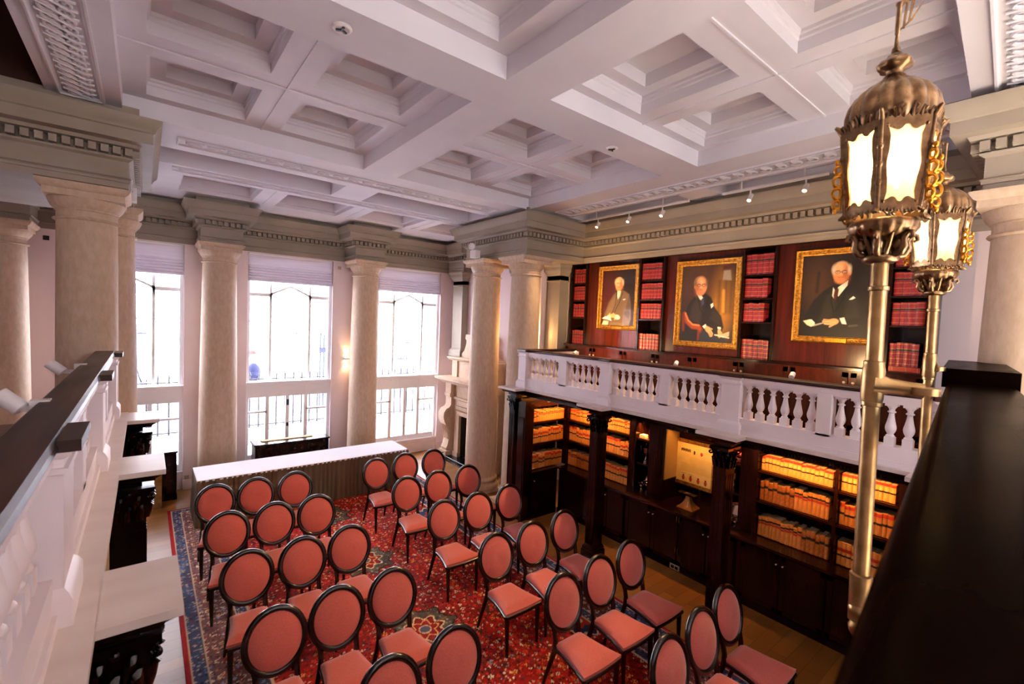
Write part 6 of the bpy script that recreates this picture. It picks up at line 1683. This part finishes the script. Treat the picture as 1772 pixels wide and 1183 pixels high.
# ================================================================== STREET OUTSIDE
struct('trim_14', MB().box(-14, 22, 11.6, 30, .35, .6), 'street', smooth=None)
struct('trim_15', MB().box(-14, 22, 10.62, 11.6, -.2, 0), 'street', smooth=None)
def house():
    t = thing('street_house', 'pale house front across the street seen through the windows', 'building', (3, 17.2, .6))
    MB().box(-12, 20, 17, 17.6, .6, 10).build('front_wall', 'facade', t, None)
    c = MB()
    for z in (3.05, 5.6): c.box(-12, 20, 16.92, 17, z, z + .12)
    c.build('string_course', 'facade', t, None)
    a, b = at(208, 575, 1, 17), at(253, 662, 1, 17)
    MB().box(-.60, .035, 16.95, 17.0, .6, 2.62).build('door', 'bluedoor', t, None)
    MB().box(-.66, .13, 16.88, 17.0, 2.62, 2.84).build('lintel', 'greylintel', t, None)
    w = MB(); w.box(-.42, .0, 16.97, 17.0, 3.45, 4.0); w.build('upper_window', 'bluedark', t, None)
    w = MB()
    for x in (-.28, -.14): w.box(x - .02, x + .02, 16.95, 16.99, 3.45, 4.0)
    w.box(-.45, .03, 16.95, 16.99, 3.68, 3.72); w.build('upper_window_bars', 'facade', t, None)
    for x0 in (3.75, 4.55):
        p = MB(); N = 10; pts = [(x0, 16.97, 2.05), (x0 + .62, 16.97, 2.05)] + [(x0 + .31 + .31 * math.cos(PI * k / N), 16.97, 3.2 + .31 * math.sin(PI * k / N)) for k in range(N + 1)]
        p.prism(pts, (0, .04, 0)); p.build('arched_window', 'greyglass', t, None)
        q = MB(); q.box(x0 + .28, x0 + .34, 16.93, 16.97, 2.05, 3.2).box(x0, x0 + .62, 16.93, 16.97, 2.62, 2.68).box(x0 - .05, x0 + .67, 16.9, 16.97, 1.95, 2.05); q.build('window_bars', 'facade', t, None)
    MB().box(3.75, 4.62, 16.93, 17.0, 3.60, 3.68).box(4.72, 5.2, 16.93, 17.0, 3.60, 3.68).build('brick_band', 'brick', t, None)
    MB().box(7.8, 8.35, 16.96, 17.0, 2.5, 3.45).box(7.8, 8.35, 16.96, 17.0, .9, 2.42).build('tall_dark_window', 'bluedark', t, None)
    g = MB(); g.tube([(6.95 + .5 * (1 - math.cos(q)), 16.95, 1.2 + 2.4 * math.sin(q)) for q in [PI / 2 * k / 10 for k in range(11)]], .05, 8); g.build('arch_moulding', 'bluedark', t)
M['greyglass'] = mat('pale_reflecting_glass', '#c9ccd8', rough=.2)
house()
def railing():
    t = thing('iron_railing', 'black spear topped iron railing along the street outside the windows', 'railing', (2.5, 12, .6))
    MB().box(-2.5, 8, 11.985, 12.015, 1.77, 1.795).box(-2.5, 8, 11.985, 12.015, .70, .725).build('horizontal_bar', 'black_iron', t, None)
    MB().box(-2.5, 8, 11.9, 12.1, .45, .66).build('kerb_stone', 'street', t, None)
    src = None; x = -2.4
    while x < 8:
        if src is None:
            b = MB(); b.tube([(0, 0, .66), (0, 0, 1.88)], .017, 6); b.lathe([(.017, 1.86), (.026, 1.88), (.017, 1.91), (.001, 1.99)], (0, 0, 0), 6)
            src = b.build('spear_bar', 'black_iron', t, None, shift=False); o = src
        else:
            o = src.copy(); COL.objects.link(o); o.parent = t
        o.location = Vector((x, 12, 0)) - Vector(t.location); x += .187
    for x0 in (-.30, .02):
        f = MB(); f.lathe([(.05, 1.8), (.03, 1.84), (.06, 1.9), (.035, 1.96), (.05, 2.02), (.02, 2.07), (.03, 2.1), (.001, 2.14)], (x0 - .03, 11.98, 0), 12); f.build('pale_finial', 'white_wood', t)
    s = MB()
    for sd in (-1, 1): s.tube([(-.17 + sd * (.13 - .1 * q / 9), 11.97, 1.8 + .38 * (q / 9) ** 1.3) for q in range(10)], .012, 6)
    s.tube([(-.25, 11.97, 1.95), (-.09, 11.97, 1.95)], .012, 6); s.tube([(-.17, 11.97, 2.1), (-.17, 11.97, 2.32)], .012, 6); s.tube([(-.22, 11.97, 2.26), (-.12, 11.97, 2.26)], .012, 6)
    s.build('scroll_crest', 'black_iron', t)
railing()
def gate():
    t = thing('iron_gate', 'arched iron garden gate outside the right window', 'gate', (7.0, 14.5, .6))
    a = MB(); a.tube([(7.0 - .85 * math.cos(q), 14.5, 1.95 + .55 * math.sin(q)) for q in [PI * k / 16 for k in range(17)]], .018, 6); a.tube([(6.15, 14.5, 1.95), (7.85, 14.5, 1.95)], .015, 6); a.tube([(6.15, 14.5, .62), (6.15, 14.5, 1.95)], .02, 6); a.tube([(7.85, 14.5, .62), (7.85, 14.5, 1.95)], .02, 6); a.build('gate_frame', 'black_iron', t)
    for k in range(7):
        x = 6.36 + k * .213; MB().tube([(x, 14.5, .62), (x, 14.5, 2.2)], .011, 6).build('gate_bar', 'black_iron', t)
gate()
t = thing('street_signpost', 'dark blue post with a small plate outside the middle window', 'signpost', (4.05, 14, .6))
MB().box(4.0, 4.04, 13.98, 14.02, .6, 2.75).box(4.10, 4.14, 13.98, 14.02, .6, 2.75).build('post', 'bluedoor', t, None); MB().box(3.97, 4.28, 13.96, 13.98, 2.22, 2.38).build('sign_plate', 'bluedoor', t, None)

def person():
    X, Y, Z = 2.10, 13.0, .6
    root = thing('person', 'person in a pale coat with dark blue backpack walking outside the middle window', 'person', (X, Y, Z))
    J = {}; E = []
    def j(n, p, r, par=None):
        J[n] = (len(J), Vector(p), r)
        if par: E.append((J[par][0], J[n][0]))
    j('pelvis', (0, 0, .94), .13); j('waist', (0, .01, 1.08), .12, 'pelvis'); j('chest', (0, .02, 1.30), .145, 'waist'); j('upper', (0, .02, 1.44), .10, 'chest'); j('neck', (0, .01, 1.53), .055, 'upper'); j('chin', (0, -.005, 1.59), .062, 'neck'); j('skull', (0, -.005, 1.68), .088, 'chin'); j('crown', (0, .0, 1.74), .055, 'skull')
    for s, n in ((-1, 'l'), (1, 'r')):
        j(n + 'sh', (s * .17, .02, 1.43), .065, 'upper'); j(n + 'el', (s * .22, .05 * s, 1.17), .045, n + 'sh'); j(n + 'wr', (s * .21, -.10 * s - .05, .95), .03, n + 'el'); j(n + 'pa', (s * .205, -.12 * s - .06, .88), .034, n + 'wr')
        for q in range(4): j(n + 'f%d' % q, (s * .205 + (q - 1.5) * .018, -.13 * s - .065, .80 + abs(q - 1.5) * .008), .009, n + 'pa')
        j(n + 'th', (s * .17, -.14 * s - .08, .86), .009, n + 'pa')
        j(n + 'hip', (s * .09, 0, .90), .095, 'pelvis'); j(n + 'kn', (s * .10, -.10 * s, .50), .06, n + 'hip'); j(n + 'an', (s * .10, .12 * -s * .3, .09), .042, n + 'kn'); j(n + 'toe', (s * .11, .12 * -s * .3 - .15, .035), .036, n + 'an')
    me = bpy.data.meshes.new('body'); me.from_pydata([tuple(v[1]) for v in J.values()], E, []); me.materials.append(M['coatpale'])
    o = bpy.data.objects.new('body', me); COL.objects.link(o); o.parent = root
    bpy.context.view_layer.objects.active = o
    md = o.modifiers.new('skin', 'SKIN'); md.use_smooth_shade = True
    for v, (i, p, r) in zip(me.skin_vertices[0].data, J.values()): v.radius = (r, r)
    me.skin_vertices[0].data[0].use_root = True
    sb = o.modifiers.new('sub', 'SUBSURF'); sb.levels = 1; sb.render_levels = 2
    off = Vector((X, Y, Z))
    b = MB(); b.ball(off + Vector((0, .0, 1.70)), 1, 12, 8, sc3=(.10, .115, .10)); b.build('hair', 'redhair', root)
    f = MB(); f.ball(off + Vector((0, -.085, 1.655)), 1, 10, 8, sc3=(.06, .03, .085)); f.ball(off + Vector((0, -.118, 1.645)), .014, 8, 5); f.build('face', 'skin', root)
    e = MB()
    for s in (-1, 1): e.ball(off + Vector((s * .027, -.113, 1.672)), .009, 6, 4)
    e.box(off.x - .02, off.x + .02, off.y - .116, off.y - .108, off.z + 1.607, off.z + 1.613); e.build('eyes_and_mouth', 'black_iron', root)
    k = MB(); k.ball(off + Vector((0, -.19, 1.24)), 1, 12, 8, sc3=(.17, .12, .24)); k.ball(off + Vector((0, -.29, 1.17)), 1, 10, 6, sc3=(.11, .05, .12)); k.build('backpack', 'navy', root)
person()

# ================================================================== LIGHT
w = bpy.data.worlds.new('overcast_sky'); sc.world = w; w.use_nodes = True
nt = w.node_tree; bg = nt.nodes['Background']
bg.inputs['Color'].default_value = (.90, .93, 1.0, 1); bg.inputs['Strength'].default_value = SKY
for (x0, x1) in WIN:
    o = light('window_portal', 'AREA', ((x0 + x1) / 2, 10.66, 2.4), 1, (1, 1, 1), shape='RECTANGLE', size=x1 - x0, size_y=4.2); o.rotation_euler = (-PI / 2, 0, 0); o.data.cycles.is_portal = True
for (x0, x1) in [(1.0, 2.6), (3.0, 4.6)]:
    o = light('window_portal', 'AREA', ((x0 + x1) / 2, -4.75, 3.72), 1, (1, 1, 1), shape='RECTANGLE', size=x1 - x0, size_y=2.85); o.rotation_euler = (PI / 2, 0, 0); o.data.cycles.is_portal = True

o = light('sun', 'SUN', (0, 0, 20), SUN, (1.0, .97, .93), angle=.05); o.rotation_euler = Vector((.12, 1.0, -.75)).to_track_quat('-Z', 'Y').to_euler()
vs = sc.view_settings
sc.display_settings.display_device = 'sRGB'
vs.view_transform = 'Standard'; vs.look = 'None'; vs.gamma = 1.0; vs.use_curve_mapping = False
vs.exposure = EXPOSURE
cy = sc.cycles
cy.use_denoising = True
cy.max_bounces = 10; cy.diffuse_bounces = 6; cy.glossy_bounces = 4; cy.transmission_bounces = 6; cy.transparent_max_bounces = 12
cy.sample_clamp_indirect = 8.0
cy.caustics_reflective = False; cy.caustics_refractive = False
